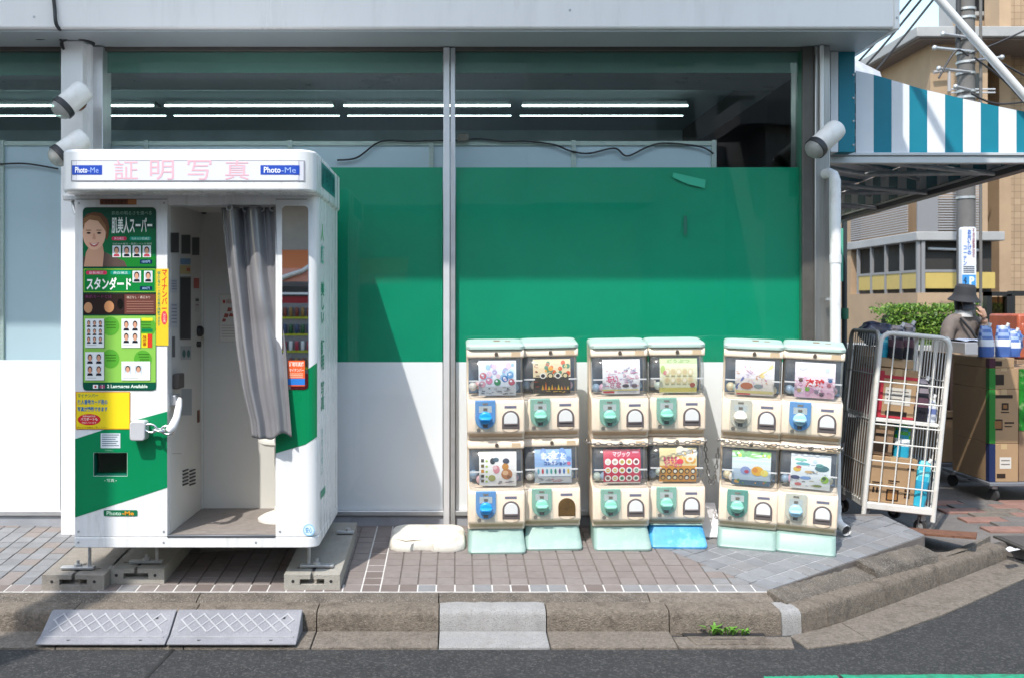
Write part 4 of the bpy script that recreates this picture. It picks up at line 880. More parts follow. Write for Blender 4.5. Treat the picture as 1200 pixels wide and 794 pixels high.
    lid.add([(x, y, z + .5205) for r_ in rs for x, y, z in r_], [(i * k + j, i * k + (j + 1) % k, (i + 1) * k + (j + 1) % k, (i + 1) * k + j) for i in range(3) for j in range(k)] + [tuple(range(k))[::-1], tuple(range(3 * k, 4 * k))])
    U['lid'] = obj('lid', lid, mat('faded_mint_lid', (.43, .56, .51), .5, var=.08, vs=7, dirt=((.55, .58, .53), .6, 8)), t, smooth=50)
    U['capsule'] = obj('capsule', MB().ball((0, 0, 0), .025, 14), [flapw], t, smooth=60)
    U['lid_scuff'] = obj('lid_scuff', B(-.005, .03, .14, .19, .5500, .5509).box(.06, .09, .13, .16, .5500, .5509), mat('scuff', (.25, .17, .10), .8), t)
    return t
pt = proto()
def stand_mesh(flare, w=.004):
    mb = MB(); b0, b1 = (-.085 if flare else -.03), .29
    def ring(wd, y0, z, r=.03): return [(x, y, z) for x, y in rr(-wd, y0, wd, b1, r, 4)]
    rs = [ring(.162, b0, 0), ring(.165, b0 - .003, .012), ring(.163, b0 + .006, .024)] + ([ring(.156, .03, .095), ring(.154, .036, .104)] if flare else [ring(.161, .0, .098), ring(.158, .01, .104)]); k = len(rs[0]); n = len(rs)
    mb.add([q for r_ in rs for q in r_], [(i * k + j, i * k + (j + 1) % k, (i + 1) * k + (j + 1) % k, (i + 1) * k + j) for i in range(n - 1) for j in range(k)] + [tuple(range(k))[::-1], tuple(range((n - 1) * k, n * k))]); return mb
tilt = math.atan(.088)
TINT = ['#c8a0a4', '#8aa4bc', '#d8d4cc', '#b4c4bc', '#d0c4a4', '#c4a0b4']
def machine(cx, cy, lean, yaw, off, plate, knob, art, label, top, open_=False, seed=0, slabel=None):
    rot = (tilt, R(lean), R(yaw)); M = Matrix.Translation((cx, cy, gz(cy))) @ Matrix.Rotation(rot[2], 4, 'Z') @ Matrix.Rotation(rot[1], 4, 'Y') @ Matrix.Rotation(rot[0], 4, 'X')
    t = thing('capsule_machine', label, 'capsule machine', M @ Vector((0, 0, off)), 'capsule toy machines stacked in twos along the window', local=True, rot=rot)
    for k in ('body', 'ledge', 'inner_panel', 'window_cover', 'clip_bar', 'lock', 'header_lock', 'catch', 'name_plate', 'sticker', 'cover_plate', 'return_slot', 'coin_slot', 'coin_card'): dupe(U[k], t)
    kp_ = dupe(U['knob_plate'], t, PL[plate]); dupe(U['knob'], kp_, PL[knob])
    ch = dupe(U['chute'], t, brownin if open_ else None)
    if not open_: dupe(U['flap'], ch); dupe(U['flap_lip'], ch)
    if top:
        l = dupe(U['lid'], t)
        if seed in (0, 4, 5): dupe(U['lid_scuff'], l)
    r = random.Random(seed + 77)
    for k in (0, 1, 4):
        c = dupe(U['capsule'], t, [mat('capsule_%s' % TINT[q].strip('#'), TINT[q], .3) for q in [r.randrange(6)]]); c.location = (-.125 + (k % 3) * .035 + r.uniform(-.008, .008) if k < 3 else .13 - (k % 3) * .02, .10 + r.uniform(-.02, .02), .275 + r.uniform(0, .03))
    p = Print(lambda u, v, l: (-.096 + u * .212, .018 + .08 * (v - .45) ** 2 - l * .0004, .456 - v * .20)); p.ro = .35
    n = 8
    def bgd(c, c2=None):
        for i in range(n): p.rect(0, i / n, 1, (i + 1) / n, c2 if (c2 and i >= n // 2) else c, 0)
    art(p, bgd, r); p.build('display_card', t)
    return t
def dots(p, r, n, cols, x0=.08, x1=.92, y0=.2, y1=.9, s=.05, l=2):
    for i in range(n):
        w = s * r.uniform(.6, 1.3); p.oval(r.uniform(x0, x1), r.uniform(y0, y1), w, w * 1.1, r.choice(cols), l + (i % 4) * .5, 10)
def marks(p, r, n, cols, x0, x1, y0, y1, l=3):
    """rows of small print"""
    for i in range(n):
        x = r.uniform(x0, x1); y = r.uniform(y0, y1); p.rect(x, y, x + r.uniform(.03, .12), y + r.uniform(.012, .03), r.choice(cols), l + (i % 3) * .3)
def a1(p, b, r):
    b('#e8eef4', '#dfe7f0'); dots(p, r, 26, ['#9cc4e0', '#c8dff0', '#b8a8d0', '#e8c8d8'], y0=.1, y1=.5, s=.07); 
    for x, y, c in ((.12, .42, '#c86a78'), (.28, .56, '#d888a8'), (.5, .6, '#2f8a5a'), (.7, .5, '#3a7ab8'), (.88, .6, '#b8546a'), (.84, .4, '#5a9ad0'), (.1, .66, '#d8a0b0')): p.oval(x, y, .09, .095, c, 4, 14); p.oval(x - .02, y - .03, .035, .03, '#f0f0f4', 5, 8)
    p.rect(.02, .72, .98, .97, '#cfd4d8', 4); marks(p, r, 22, ['#6a7078', '#9aa4ac', '#3c4450'], .04, .85, .75, .94, 5)
def a2(p, b, r):
    b('#e6d2a8', '#38332c'); p.rect(0, 0, .16, 1, '#f0e6cc', 1); marks(p, r, 18, ['#2c241c', '#a83224'], .02, .08, .05, .9, 2); dots(p, r, 18, ['#e8a03c', '#d85a2a', '#f4d080', '#5a8a6a'], .25, .95, .1, .45, .05)
    for i in range(4): p.oval(.26 + i * .2, .46, .085, .085, ['#e8e4da', '#2a2a2c'][i % 2], 4, 14); p.oval(.26 + i * .2, .46, .055, .055, ['#2a2a2c', '#d8c89a'][i % 2], 5, 12)
    for i in range(9):
        x = .22 + i * .085; h = r.uniform(.1, .25); p.poly([(x, .88), (x + .03, .88 - h), (x + .07, .88)], ['#e8a828', '#d8742a', '#f0cc3a'][i % 3], 5)
    marks(p, r, 14, ['#1c1a18', '#e0b848'], .2, .85, .88, .96, 6)
def a3(p, b, r):
    b('#f2f0ec'); p.rect(0, 0, .26, 1, '#e8dc90', 1); p.rect(.26, 0, 1, 1, '#eef0f2', 1)
    for i in range(5): p.rect(.05, .2 + i * .15, .13, .29 + i * .15, ['#3a3630', '#6a5a2c', '#c88a2c'][i % 3], 3); p.oval(.2, .26 + i * .15, .035, .03, '#a8c84a', 3, 8)
    p.oval(.36, .26, .07, .09, '#23303c', 4); p.oval(.45, .22, .08, .06, '#3a5a6c', 4); p.oval(.46, .5, .09, .12, '#d8909a', 4); p.oval(.42, .44, .06, .06, '#e8c0c4', 5); p.oval(.34, .76, .1, .1, '#a8a860', 4)
    p.oval(.72, .26, .09, .08, '#2c3850', 4); p.oval(.7, .42, .09, .1, '#c88a3a', 4); p.oval(.74, .64, .15, .16, '#b87848', 4); p.oval(.7, .6, .08, .07, '#e0b488', 5); p.oval(.8, .72, .06, .05, '#8a5430', 5); marks(p, r, 12, ['#8a8a90', '#c0505a'], .5, .85, .84, .95, 5)
def a4(p, b, r):
    b('#8fb4e0', '#c8d8ec'); dots(p, r, 22, ['#b8d0f0', '#6a94d0', '#e0ecf8'], y0=.05, y1=.4, s=.07); p.text('まるごと', .18, .08, .82, .28, '#f2f6fc', 5, .03); p.text('コレクション', .25, .33, .85, .45, '#2a4aa0', 5, .03); p.oval(.92, .4, .05, .05, '#d86a8a', 5)
    p.rect(.02, .5, .98, .78, '#e4eef4', 4)
    for i in range(8): p.oval(.1 + i * .115, .63, .03, .08, ['#68b4c8', '#c84a5a', '#58a0b8', '#4aa8a0', '#3a8a78', '#6a4a8a', '#4a78b8', '#d8b84a'][i], 5, 10)
    p.rect(.02, .8, .98, .97, '#c8ccd0', 4); marks(p, r, 16, ['#8a9098', '#b06070'], .05, .85, .82, .94, 5)
def a5(p, b, r):
    b('#f0eef0'); marks(p, r, 40, ['#e090a8', '#d86a88', '#c8b0c8', '#b8c0d8'], .05, .55, .25, .85, 2); p.text('ちい', .12, .45, .42, .65, '#d86a8a', 3, .03); p.text('さな', .2, .62, .5, .82, '#c88aa0', 3, .03); dots(p, r, 16, ['#d0c0d4', '#e8c8d0', '#a8a0b8'], .55, .95, .3, .8, .04); marks(p, r, 22, ['#a0a4b4', '#d08a9c'], .55, .88, .2, .7, 4); p.oval(.62, .75, .09, .05, '#4a4450', 4); p.oval(.85, .75, .08, .06, '#6a5462', 4)
    p.rect(0, .86, .97, .89, '#d8c850', 4); p.rect(.02, .91, .32, .97, '#c83a48', 4); p.rect(.4, .91, .9, .95, '#b8bcc4', 4)
def a6(p, b, r):
    b('#e8e6c4'); p.rect(0, 0, 1, .14, '#c8dca0', 1); p.rect(0, .84, 1, .97, '#d8cc6a', 1)
    for i in range(5):
        for j in range(2): p.oval(.2 + i * .155, .38 + j * .24, .075, .10, '#e4d4a4', 3, 14); p.oval(.2 + i * .155, .37 + j * .24, .05, .065, ['#f2ead0', '#dcc89a'][(i + j) % 2], 4, 12); p.rect(.15 + i * .155, .48 + j * .24, .25 + i * .155, .5 + j * .24, '#a8a070', 4)
    p.oval(.88, .76, .07, .07, '#a84a3a', 5); p.oval(.08, .3, .06, .12, '#b4d070', 3); p.oval(.14, .4, .05, .06, '#d88a8a', 4); p.text('どうぶつ', .2, .02, .8, .12, '#8aa860', 3, .02)
def a7(p, b, r):
    b('#cf2f52'); p.text('マジック', .25, .05, .72, .2, '#f6dbe0', 2, .03); p.rect(.78, .05, .95, .1, '#e8a0b0', 2)
    for i in range(5):
        for j in range(3):
            p.oval(.12 + i * .19, .34 + j * .245, .085, .095, '#f4efe8', 2, 18); c = r.choice(['#c83a50', '#d8b040', '#1f4a78', '#3a8a6a', '#e8d8c8', '#8a3a4a', '#d8c060']); p.oval(.12 + i * .19, .34 + j * .245, .05, .055, c, 3, 10); p.rect(.09 + i * .19, .33 + j * .245, .15 + i * .19, .35 + j * .245, r.choice(['#3a2a30', '#f0e8d8', '#5a7a4a']), 4)
    p.rect(0, .95, 1, 1.0, '#d8d0c8', 3)
def a8(p, b, r):
    b('#ead9a0', '#e09a3c'); dots(p, r, 16, ['#f0e8d4', '#e8a84a', '#f4c870', '#f0ece0'], .3, .95, .05, .42, .09, 1); p.text('もちもち', .1, .22, .48, .44, '#d83a70', 5, .04); p.text('どーなつ', .14, .4, .6, .55, '#e06a8a', 5, .03); p.oval(.55, .38, .09, .08, '#e8485a', 4); p.oval(.82, .3, .11, .1, '#f2e6cc', 4); p.oval(.82, .3, .05, .04, '#e8a050', 5)
    for i in range(6):
        for j in range(2): p.oval(.1 + i * .16, .66 + j * .2, .07, .08, '#38302a', 4, 14); p.oval(.1 + i * .16, .67 + j * .2, .045, .05, ['#e8d8a8', '#d8a860', '#f0ead8'][(i + j) % 3], 5, 10)
def a9(p, b, r):
    b('#ece8ea', '#e4dcd4')
    for i in range(60):
        a = r.uniform(0, 6.28); q = r.uniform(.05, .42); x, y = .45 + q * math.cos(a), .45 + q * .75 * math.sin(a); w = r.uniform(.01, .03); p.poly([(x, y), (x + w, y - w), (x + w * 3 * math.cos(a), y + w * 3 * math.sin(a))], r.choice(['#d07aa0', '#c890b8', '#e0b0c8', '#d8a070', '#c06a80', '#b8a0cc']), 2 + (i % 5) * .3)
    p.oval(.3, .72, .16, .1, '#b87050', 4); p.oval(.6, .72, .12, .06, '#8a9498', 4); p.poly([(.6, .4), (.95, .08), (.98, .16), (.7, .5)], '#ecd890', 3); p.poly([(.02, .75), (.2, .45), (.24, .5), (.05, .85)], '#6a7ab0', 3); p.rect(.02, .86, .98, .94, '#d8cc8a', 4); p.rect(.05, .95, .4, .99, '#c83a48', 4)
def a10(p, b, r):
    b('#f0e4ec', '#e8c0d4'); p.rect(0, 0, 1, .3, '#dfe4ee', .5); dots(p, r, 26, ['#e8b8cc', '#d8a0c0', '#f0d8e4', '#c890b0'], y0=.45, y1=.95, s=.06, l=1); p.text('肉球', .28, .44, .74, .68, '#fbf3f4', 4.5, .09); p.text('肉球', .28, .44, .74, .68, '#d8202c', 5, .03); p.oval(.2, .15, .1, .07, '#c0c8d8', 3); p.oval(.2, .15, .07, .045, '#e8ecf4', 4)
    for x, y, c in ((.15, .5, '#6a4a4a'), (.88, .48, '#3a6a9a'), (.32, .76, '#7ab83a'), (.55, .82, '#8a7a90'), (.68, .9, '#5a4a5a'), (.85, .62, '#a85a6a'), (.12, .8, '#b8a070'), (.8, .2, '#c8dcd8')):
        p.oval(x, y, .055, .05, c, 4)
        for k in range(4): p.oval(x - .05 + k * .033, y - .06, .014, .018, c, 4.2, 6)
def a11(p, b, r):
    b('#dfe8ea', '#b8ccdc'); p.poly([(0, 0), (1, 0), (1, .12), (.6, .2), (.3, .14), (0, .2)], '#8cc870', 1); dots(p, r, 12, ['#68b86a', '#4aa05a', '#c8d850'], .05, .95, .02, .14, .05, 2); p.rect(0, .18, 1, .34, '#cfe4e0', .8); p.oval(.35, .55, .13, .12, '#8a9cc8', 4); p.oval(.38, .58, .06, .05, '#b8485a', 5); p.oval(.66, .55, .16, .14, '#e8b03c', 4); p.oval(.6, .52, .07, .07, '#d88a3a', 5); p.oval(.84, .6, .1, .1, '#e8d86a', 4)
    p.rect(0, .84, 1, 1, '#3f6480', 3); dots(p, r, 12, ['#c85a4a', '#5a8a4a', '#3a5a7a', '#d8a04a'], .05, .95, .84, .93, .035, 4)
def a12(p, b, r):
    b('#dfe6ea')
    for x, y, w, h, c in ((.25, .15, .16, .04, '#7ac0a8'), (.3, .26, .18, .04, '#5aa8b0'), (.16, .42, .1, .07, '#d8b04a'), (.2, .36, .07, .04, '#b8485a'), (.45, .48, .1, .04, '#c8a880'), (.78, .36, .18, .09, '#3a6a74'), (.72, .28, .1, .05, '#5a9a94'), (.12, .66, .12, .06, '#46507a'), (.38, .66, .14, .05, '#7a9cd0'), (.86, .68, .1, .11, '#8ab83a'), (.84, .64, .05, .05, '#2c4a2a'), (.2, .86, .09, .05, '#c86a6a'), (.68, .88, .12, .04, '#7a8a50'), (.6, .18, .06, .05, '#b8d0dc')): p.oval(x, y, w, h, c, 3, 14)
    marks(p, r, 26, ['#8a98a4', '#b8a060', '#6a7480'], .05, .85, .1, .95, 2)
stacks = [  # x, y, lean, yaw, stand colour, flare, stand label, (upper), (lower)
    (.229, 5.685, -.5, 0, mint, 1, 'mint green flared stand under the leftmost stack of capsule machines',
     ('blue', 'blue', a1, 'upper machine of the leftmost stack, blue knob plate, pale card with round toys'), ('blue', 'blue', a3, 'lower machine of the leftmost stack, blue knob plate, white card with brown sweets')),
    (.556, 5.745, -1.2, -1.5, mint, 1, 'mint green flared stand under the capsule machine with the missing flap',
     ('mint', 'mint', a2, 'upper machine with mint knob and a black and yellow card, second stack from the booth'), ('mint', 'mint', a4, 'lower capsule machine with a blue card and its delivery flap missing')),
    (.950, 5.735, -1.1, -3, mint, 1, 'mint green flared stand beside the bright blue one',
     ('mint', 'mint', a5, 'upper machine of the middle pair left stack, white card with pink lettering'), ('mint', 'mint', a7, 'lower machine with a crimson card of white circles behind the chain')),
    (1.277, 5.775, -.6, -4, bluep, 1, 'worn bright blue flared stand of a capsule machine stack',
     ('mint', 'mint', a6, 'upper machine above the blue stand, pale yellow green card'), ('mint', 'mint', a8, 'lower machine above the blue stand, orange card with two rows of dark rings')),
    (1.660, 5.70, 1.9, -15, mint, 0, 'straight mint green stand of the leaning stack left of the rightmost one',
     ('cream', 'cream', a9, 'upper machine with an all cream knob plate and a pink burst card'), ('teal', 'mint', a11, 'lower machine with a dark teal knob plate and a green topped card')),
    (1.966, 5.62, 2.4, -18, mint, 0, 'straight mint green stand under the rightmost leaning stack',
     ('blue', 'ice', a10, 'upper machine of the rightmost stack, pink card with red characters, blue plate'), ('cream', 'ice', a12, 'lower machine of the rightmost stack, pale blue knob and white card'))]
SM = []
for i, (cx, cy, lean, yaw, sm, fl, slab_, up, lo) in enumerate(stacks):
    rot = (tilt, R(lean), R(yaw)); s_ = thing('machine_stand', slab_, 'stand', (cx, cy, gz(cy) + .001), 'stands under the capsule machines', local=True, rot=rot)
    b = obj('base', stand_mesh(fl), sm, s_, smooth=50)
    if i in (3,): obj('lip', B(-.15, .15, .02, .05, .1042, .113), mint, s_, bevel=.003)
    machine(cx, cy, lean, yaw, .1045, lo[0], lo[1], lo[2], lo[3], False, open_=(i == 1), seed=i + 20)
    machine(cx, cy, lean, yaw, .6255, up[0], up[1], up[2], up[3], True, seed=i)
    SM.append(Matrix.Translation((cx, cy, gz(cy))) @ Matrix.Rotation(rot[2], 4, 'Z') @ Matrix.Rotation(rot[1], 4, 'Y') @ Matrix.Rotation(rot[0], 4, 'X'))
for o in list(U.values()): bpy.data.objects.remove(o)
bpy.data.objects.remove(pt)
# chains holding the machines together
chm = mat('chain_steel', (.30, .29, .28), .4, metal=.8, var=.2, vs=40)
def chain(pts, label, R_=.013, r=.0034):
    P = [Vector(p) for p in pts]; out = []
    for a, b in zip(P[:-1], P[1:]):
        n = max(1, int((b - a).length / .004))
        out += [a.lerp(b, k / n) for k in range(n)]
    out.append(P[-1]); mb = MB(); step = .030; acc = 0; last = out[0]; k = 0
    for q in out:
        if (q - last).length >= step:
            d = (q - last).normalized(); s_ = d.cross(Vector((0, 0, 1)) if abs(d.z) < .9 else Vector((0, 1, 0))).normalized(); w = s_ if k % 2 else s_.cross(d).normalized()
            mb.torus((q + last) / 2, R_ * .68, r, d, w, 10, 5, st=1.75); last = q; k += 1
    return tag(obj('chain', mb, chm, smooth=70), label, 'chain', 'chains across the capsule machines')
def mp(i, x, y, z): return SM[i] @ Vector((x, y, z))
def sag(a, b, s, n=14): return [Vector(a).lerp(Vector(b), k / n) - Vector((0, 0, s * 4 * (k / n) * (1 - k / n))) for k in range(n + 1)]
c0, c1, c2 = mp(2, -.175, .02, .602), mp(2, .165, .012, .598), mp(3, .168, .012, .605)
chain([mp(2, -.19, .12, .60)] + sag(c0, c1, .006) + sag(c1, c2, .004)[1:] + [mp(3, .178, .06, .60)], 'steel chain stretched across the middle pair of stacks')
c3, c4, c5 = mp(4, -.172, .012, .618), mp(4, .165, .010, .610), mp(5, .168, .010, .610)
chain([mp(4, -.18, .12, .60)] + sag(c3, c4, .004) + sag(c4, c5, .004)[1:] + [mp(5, .178, .07, .60)], 'steel chain stretched across the rightmost pair of stacks')
chain(sag(mp(3, .175, .10, .585), mp(4, -.175, .10, .56), .24, 24), 'slack chain hanging between the middle and right pairs of machines')

# broken white plastic base on the ground, folded card against the wall
lidm = mat('weathered_white_plastic', (.68, .65, .58), .5, var=.05, vs=5, dirt=((.34, .27, .20), .8, 9), bump=.3, bs=22)
lb = thing('broken_tray', 'broken white plastic base lying on the tiles beside the left stack', 'plastic tray', (-.165, 5.79, gz(5.79)))
base_o = rr(-.385, 5.635, .052, 5.955, .075, 5); cut_ = []
for q in base_o: cut_.append(q)
k0 = max(range(len(cut_)), key=lambda i: (cut_[i][1] < 5.64) * (10 - abs(cut_[i][0] + .31)))
cut_ = cut_[:k0 + 1] + [(-.262, 5.632), (-.252, 5.660), (-.236, 5.666), (-.150, 5.664), (-.138, 5.655), (-.128, 5.634)] + cut_[k0 + 1:]
mb = MB(); n = len(cut_); cx, cy = -.165, 5.80
def tr(s_, z0, zk): return [(cx + (x - cx) * s_, cy + (y - cy) * s_, gz(cy) + (gz(y) - gz(cy)) * (1 if zk < 0 else 1) + z0 + max(0, zk) * (y - 5.635) / .32) for x, y in cut_]
rings = [tr(.985, .001, 0), tr(1.0, .006, 0), tr(.995, .024, .006), tr(.97, .040, .012), tr(.94, .045, .016), tr(.90, .046, .018), tr(.55, .050, .018)]
mb.add([q for r_ in rings for q in r_], [(i * n + j, i * n + (j + 1) % n, (i + 1) * n + (j + 1) % n, (i + 1) * n + j) for i in range(6) for j in range(n)] + [tuple(range(6 * n, 7 * n)), tuple(range(n))[::-1]])
obj('shell', mb, lidm, lb, smooth=38)
obj('hole', MB().lathe([(.022, 0), (.017, .004), (.010, .002)], (X(513, 5.9), 5.90, gz(5.9) + .058), (0, -.1, 1), 16), mat('hole_brown', (.16, .10, .04), .7), lb)
obj('crack', MB().tube([(x, y, gz(y) + .0475) for x, y in ((-.372, 5.72), (-.33, 5.71), (-.29, 5.685), (-.25, 5.70), (-.20, 5.69))], .0022, 5), mat('hole_brown', (.16, .10, .04), .7), lb)
tag(obj('folded_card', MB().grid(lambda u, v: (X(822 + 20 * u, 5.95) + .055 * (1 - v) * (u - .9), 5.92 + .12 * v ** 1.4 - .05 * (1 - v) ** 2, gz(5.95) + .004 + .17 * v), 6, 8), mat('card_white', (.72, .72, .75), .5)), 'bent white sheet leaning against the plinth between two pairs of machines', 'sheet')

# rubber kerb ramps
rm = speckle(mat('ramp_rubber', (0.216, 0.216, 0.236), .7, var=.12, vs=6, bump=.3, bs=120, dirt=((.38, .37, .38), .4, 9)), 260, .25, (.42, .42, .44))
def ramp(x0, x1, label):
    t = thing('kerb_ramp', label, 'kerb ramp', ((x0 + x1) / 2, 4.73, .012), 'grey kerb ramps in front of the booth')
    y0, y1, y2 = 4.615, 4.675, 4.822; zt_ = .128
    pr = [(y0, .0235), (y0, .032), (y0 + .012, .038), (y1, .052), (y1 + .01, .058), (y2 - .03, zt_ - .006), (y2, zt_), (y2, .0235)]
    obj('body', MB().prism(pr, x0, x1, 'x'), rm, t, bevel=.003)
    sl_ = (zt_ - .006 - .058) / (y2 - .03 - y1 - .01); zz = lambda y: .058 + (y - y1 - .01) * sl_
    mb = MB(); w = x1 - x0; ya, yb = y1 + .016, y2 - .036; n = 9
    for i in range(-2, n + 2):
        for s_ in (1, -1):
            xa = x0 + w * (i + .5) / n; xb = xa + s_ * w / n * 1.55; fa, fb = 0.0, 1.0
            P0, P1 = Vector((xa, ya)), Vector((xb, yb))
            def cut(P, Q):
                if P.x < x0 + .03: 
                    if Q.x <= x0 + .03: return None
                    P = P + (Q - P) * ((x0 + .03 - P.x) / (Q.x - P.x))
                if P.x > x1 - .03:
                    if Q.x >= x1 - .03: return None
                    P = P + (Q - P) * ((x1 - .03 - P.x) / (Q.x - P.x))
                return P
            A_ = cut(P0, P1); B_ = cut(P1, P0)
            if A_ is None or B_ is None or (A_ - B_).length < .02: continue
            mb.tube([(A_.x, A_.y, zz(A_.y) + .001), (B_.x, B_.y, zz(B_.y) + .001)], .0042, 4)
    mb.box(x0 + .02, x1 - .02, y1 - .022, y1 - .014, .044, .0525)
    obj('tread', mb, mat('ramp_tread', (.36, .36, .38), .7, var=.15, vs=20), t)
    mb = MB()
    for s_ in (.24, .80): mb.lathe([(.010, 0), (.010, .0015)], (x0 + w * s_, y0 + .026, .0405), (0, -.25, 1), 12)
    mb.lathe([(.007, 0), (.007, .0015)], (x1 - .08, y2 - .06, zz(y2 - .06) + .0005), (0, -.5, 1), 10)
    obj('bolt_hole', mb, black_p, t)
ramp(X(42, 4.62), X(193.5, 4.62), 'left of the two grey rubber kerb ramps'); ramp(X(195.5, 4.62), X(347, 4.62), 'right of the two grey rubber kerb ramps')
# ------------------------------------------------------------------ awning on the side wall of the shop
awt = mat('awning_teal', (.0, .19, .27), .5, var=.05, vs=4); aww = mat('awning_white', (.74, .75, .78), .5, var=.04, vs=4)
aw = thing('awning', 'teal and white striped awning on the side of the shop', 'awning', (3.0, 8, 2.45))
AD = 6.34
alum = mat('awning_beam', (.60, .61, .62), .4, metal=.35, var=.05)
ox = X(1213, AD)
def sk(x, y): return x + .087 * (y - AD) * (x - 2.45) / (ox - 2.45)       # the side wall opens slightly away from the street corner
mb = MB(); mb.box(X(950, AD), ox + .04, AD - .01, AD + .05, Z(191.5, AD), Z(183.5, AD)); mb.box(X(950, AD), ox + .04, AD - .022, AD + .06, Z(183, AD), Z(179.5, AD))
obj('front_beam', mb, alum, aw, bevel=.003)
edge = [(1003, 83), (1025, 88), (1050, 95.5), (1080, 104.5), (1110, 111.5), (1140, 118.5), (1170, 125), (1200, 131), (1213, 134)]
px = 1003.0; k = 0
def etop(p): return lerp_tab(edge, p)
while px < 1212:
    w = 20.8; q = min(1213, px + w); n = 3
    pts = [(X(px, AD), Z(179.3, AD)), (X(q, AD), Z(179.3, AD))] + [(X(q + (px - q) * j / n, AD), Z(etop(q + (px - q) * j / n), AD)) for j in range(n + 1)]
    obj('stripe', MB().prism(pts, AD, AD + .006, 'y'), [aww, awt][k % 2], aw); px = q + .12; k += 1
# roof cloth: a sloping sheet of stripes running back along the side wall
for i in range(26):
    y0 = AD + .03 + i * .22; y1 = y0 + .217
    sec = [(X(p, AD), Z(e, AD) - .004) for p, e in edge]
    mb = MB(); mb.add([(sk(x, y), y, z) for y in (y0, y1) for x, z in sec], [(j, j + 1, len(sec) + j + 1, len(sec) + j) for j in range(len(sec) - 1)]); obj('roof_stripe', mb, [aww, awt][i % 2], aw)
    mb = MB().box(ox - .004, ox + .004, y0, y1, Z(183, AD), Z(etop(1213), AD) - .01); mb.v = [(sk(x, y), y, z) for x, y, z in mb.v]; obj('valance_stripe', mb, [aww, awt][i % 2], aw)
def skb(*a):
    m_ = B(*a); m_.v = [(sk(x, y), y, z) for x, y, z in m_.v]; return m_
obj('outer_beam', skb(ox - .03, ox + .05, AD + .06, AD + 6, Z(196, AD), Z(184, AD)), mat('dark_beam', (.13, .12, .12), .5, var=.1), aw, bevel=.004)
obj('gutter_rail', skb(ox - .05, ox - .031, AD + .06, AD + 6, Z(189, AD), Z(186.5, AD)), alum, aw)
for i in range(5):
    y = AD + .5 + i * 1.2; obj('rafter', MB().tube([(2.46, y, 2.62), (sk(ox, y) - .03, y, 2.50)], .018, 8), galv, aw, smooth=60); obj('rafter', MB().tube([(2.46, y + .1, 3.0), (sk(ox, y) - .05, y + .1, 2.62)], .015, 8), galv, aw, smooth=60)
    obj('folding_arm', MB().tube([(2.46, y, 2.55), (3.0, y + .5, 2.56), (sk(ox, y) - .04, y + .1, 2.52)], .02, 8), galv, aw, smooth=60)
obj('stay_rod', MB().tube([(X(1060, 6.28), 6.28, Z(-46, 6.28)), (X(1226, 6.28), 6.28, Z(141, 6.28))], .026, 12), mat('stay_white', (.68, .68, .68), .4), aw, smooth=60)
# corner boards of the side wall
obj('corner_board', B(X(973.3, 6.2), X(982.5, 6.2), 6.2, 6.5, Z(178.5, 6.2), 3.175), aww, shop, bevel=.003)
cb_ = obj('corner_board', B(X(983, 6.22), X(1002, 6.22), 6.22, 6.5, Z(178.5, 6.22), 3.178), awt, shop, bevel=.003)
mb = MB()
for py in (88, 115, 142, 170): mb.lathe([(.008, 0), (.006, .005)], (X(1000, 6.22), 6.219, Z(py, 6.22)), (0, -1, 0), 8)
obj('rivet', mb, galv, cb_)
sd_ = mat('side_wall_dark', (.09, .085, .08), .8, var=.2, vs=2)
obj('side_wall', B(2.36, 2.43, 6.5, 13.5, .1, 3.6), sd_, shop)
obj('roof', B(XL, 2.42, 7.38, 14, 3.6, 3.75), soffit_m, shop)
# white duct elbow poking out above the awning
du = mat('duct_grey', (.55, .55, .56), .45, metal=.3, var=.15, vs=8)
tag(obj('duct', MB().tube([(2.5, 7.4, 3.28), (2.90, 7.4, 3.26), (3.05, 7.45, 3.2)], .17, 14), du, smooth=60), 'grey round air duct above the striped awning', 'duct')

# ------------------------------------------------------------------ roll cage with goods
wcg = mat('cage_white', (.72, .70, .66), .4, var=.06, vs=6, dirt=((.4, .32, .25), .4, 10))
ccg = mat('cage_zinc', (.42, .42, .40), .45, metal=.4, var=.15, vs=12)
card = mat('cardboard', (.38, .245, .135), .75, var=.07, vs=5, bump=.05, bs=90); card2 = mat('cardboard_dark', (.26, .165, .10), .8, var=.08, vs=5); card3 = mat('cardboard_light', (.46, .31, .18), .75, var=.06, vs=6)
CW, CDp, CHt = .44, .62, 1.30
CM = (2.885, 6.53, .105)
cage = thing('roll_cage', 'white wire roll cage loaded with cartons at the shop corner', 'roll cage', CM, local=True, rot=(0, R(5.5), R(-5)))
def lbar(a, b, r): return MB().tube([a, b], r, 8)
hw = CW / 2
def frame_loop(x0, x1, y, z0, z1, rc=.07):
    pts = [(x0, y, z0)] + [(x0 + rc - rc * math.cos(R(a)), y, z1 - rc + rc * math.sin(R(a))) for a in range(0, 91, 15)] + [(x1 - rc + rc * math.sin(R(a)), y, z1 - rc + rc * math.cos(R(a))) for a in range(0, 91, 15)] + [(x1, y, z0)]
    return pts
fp = obj('end_gate', MB().tube(frame_loop(-hw, hw, 0, .10, CHt), .016, 10), wcg, cage, smooth=60)
for i in range(1, 5): obj('gate_wire', lbar((-hw + CW * i / 5, 0, .18), (-hw + CW * i / 5, 0, CHt), .0045), wcg, fp)
for z in (.30, .46, .58, .70, .86, .98): obj('gate_wire', lbar((-hw, 0, z + .0), (hw, 0, z), .0050), wcg, fp)
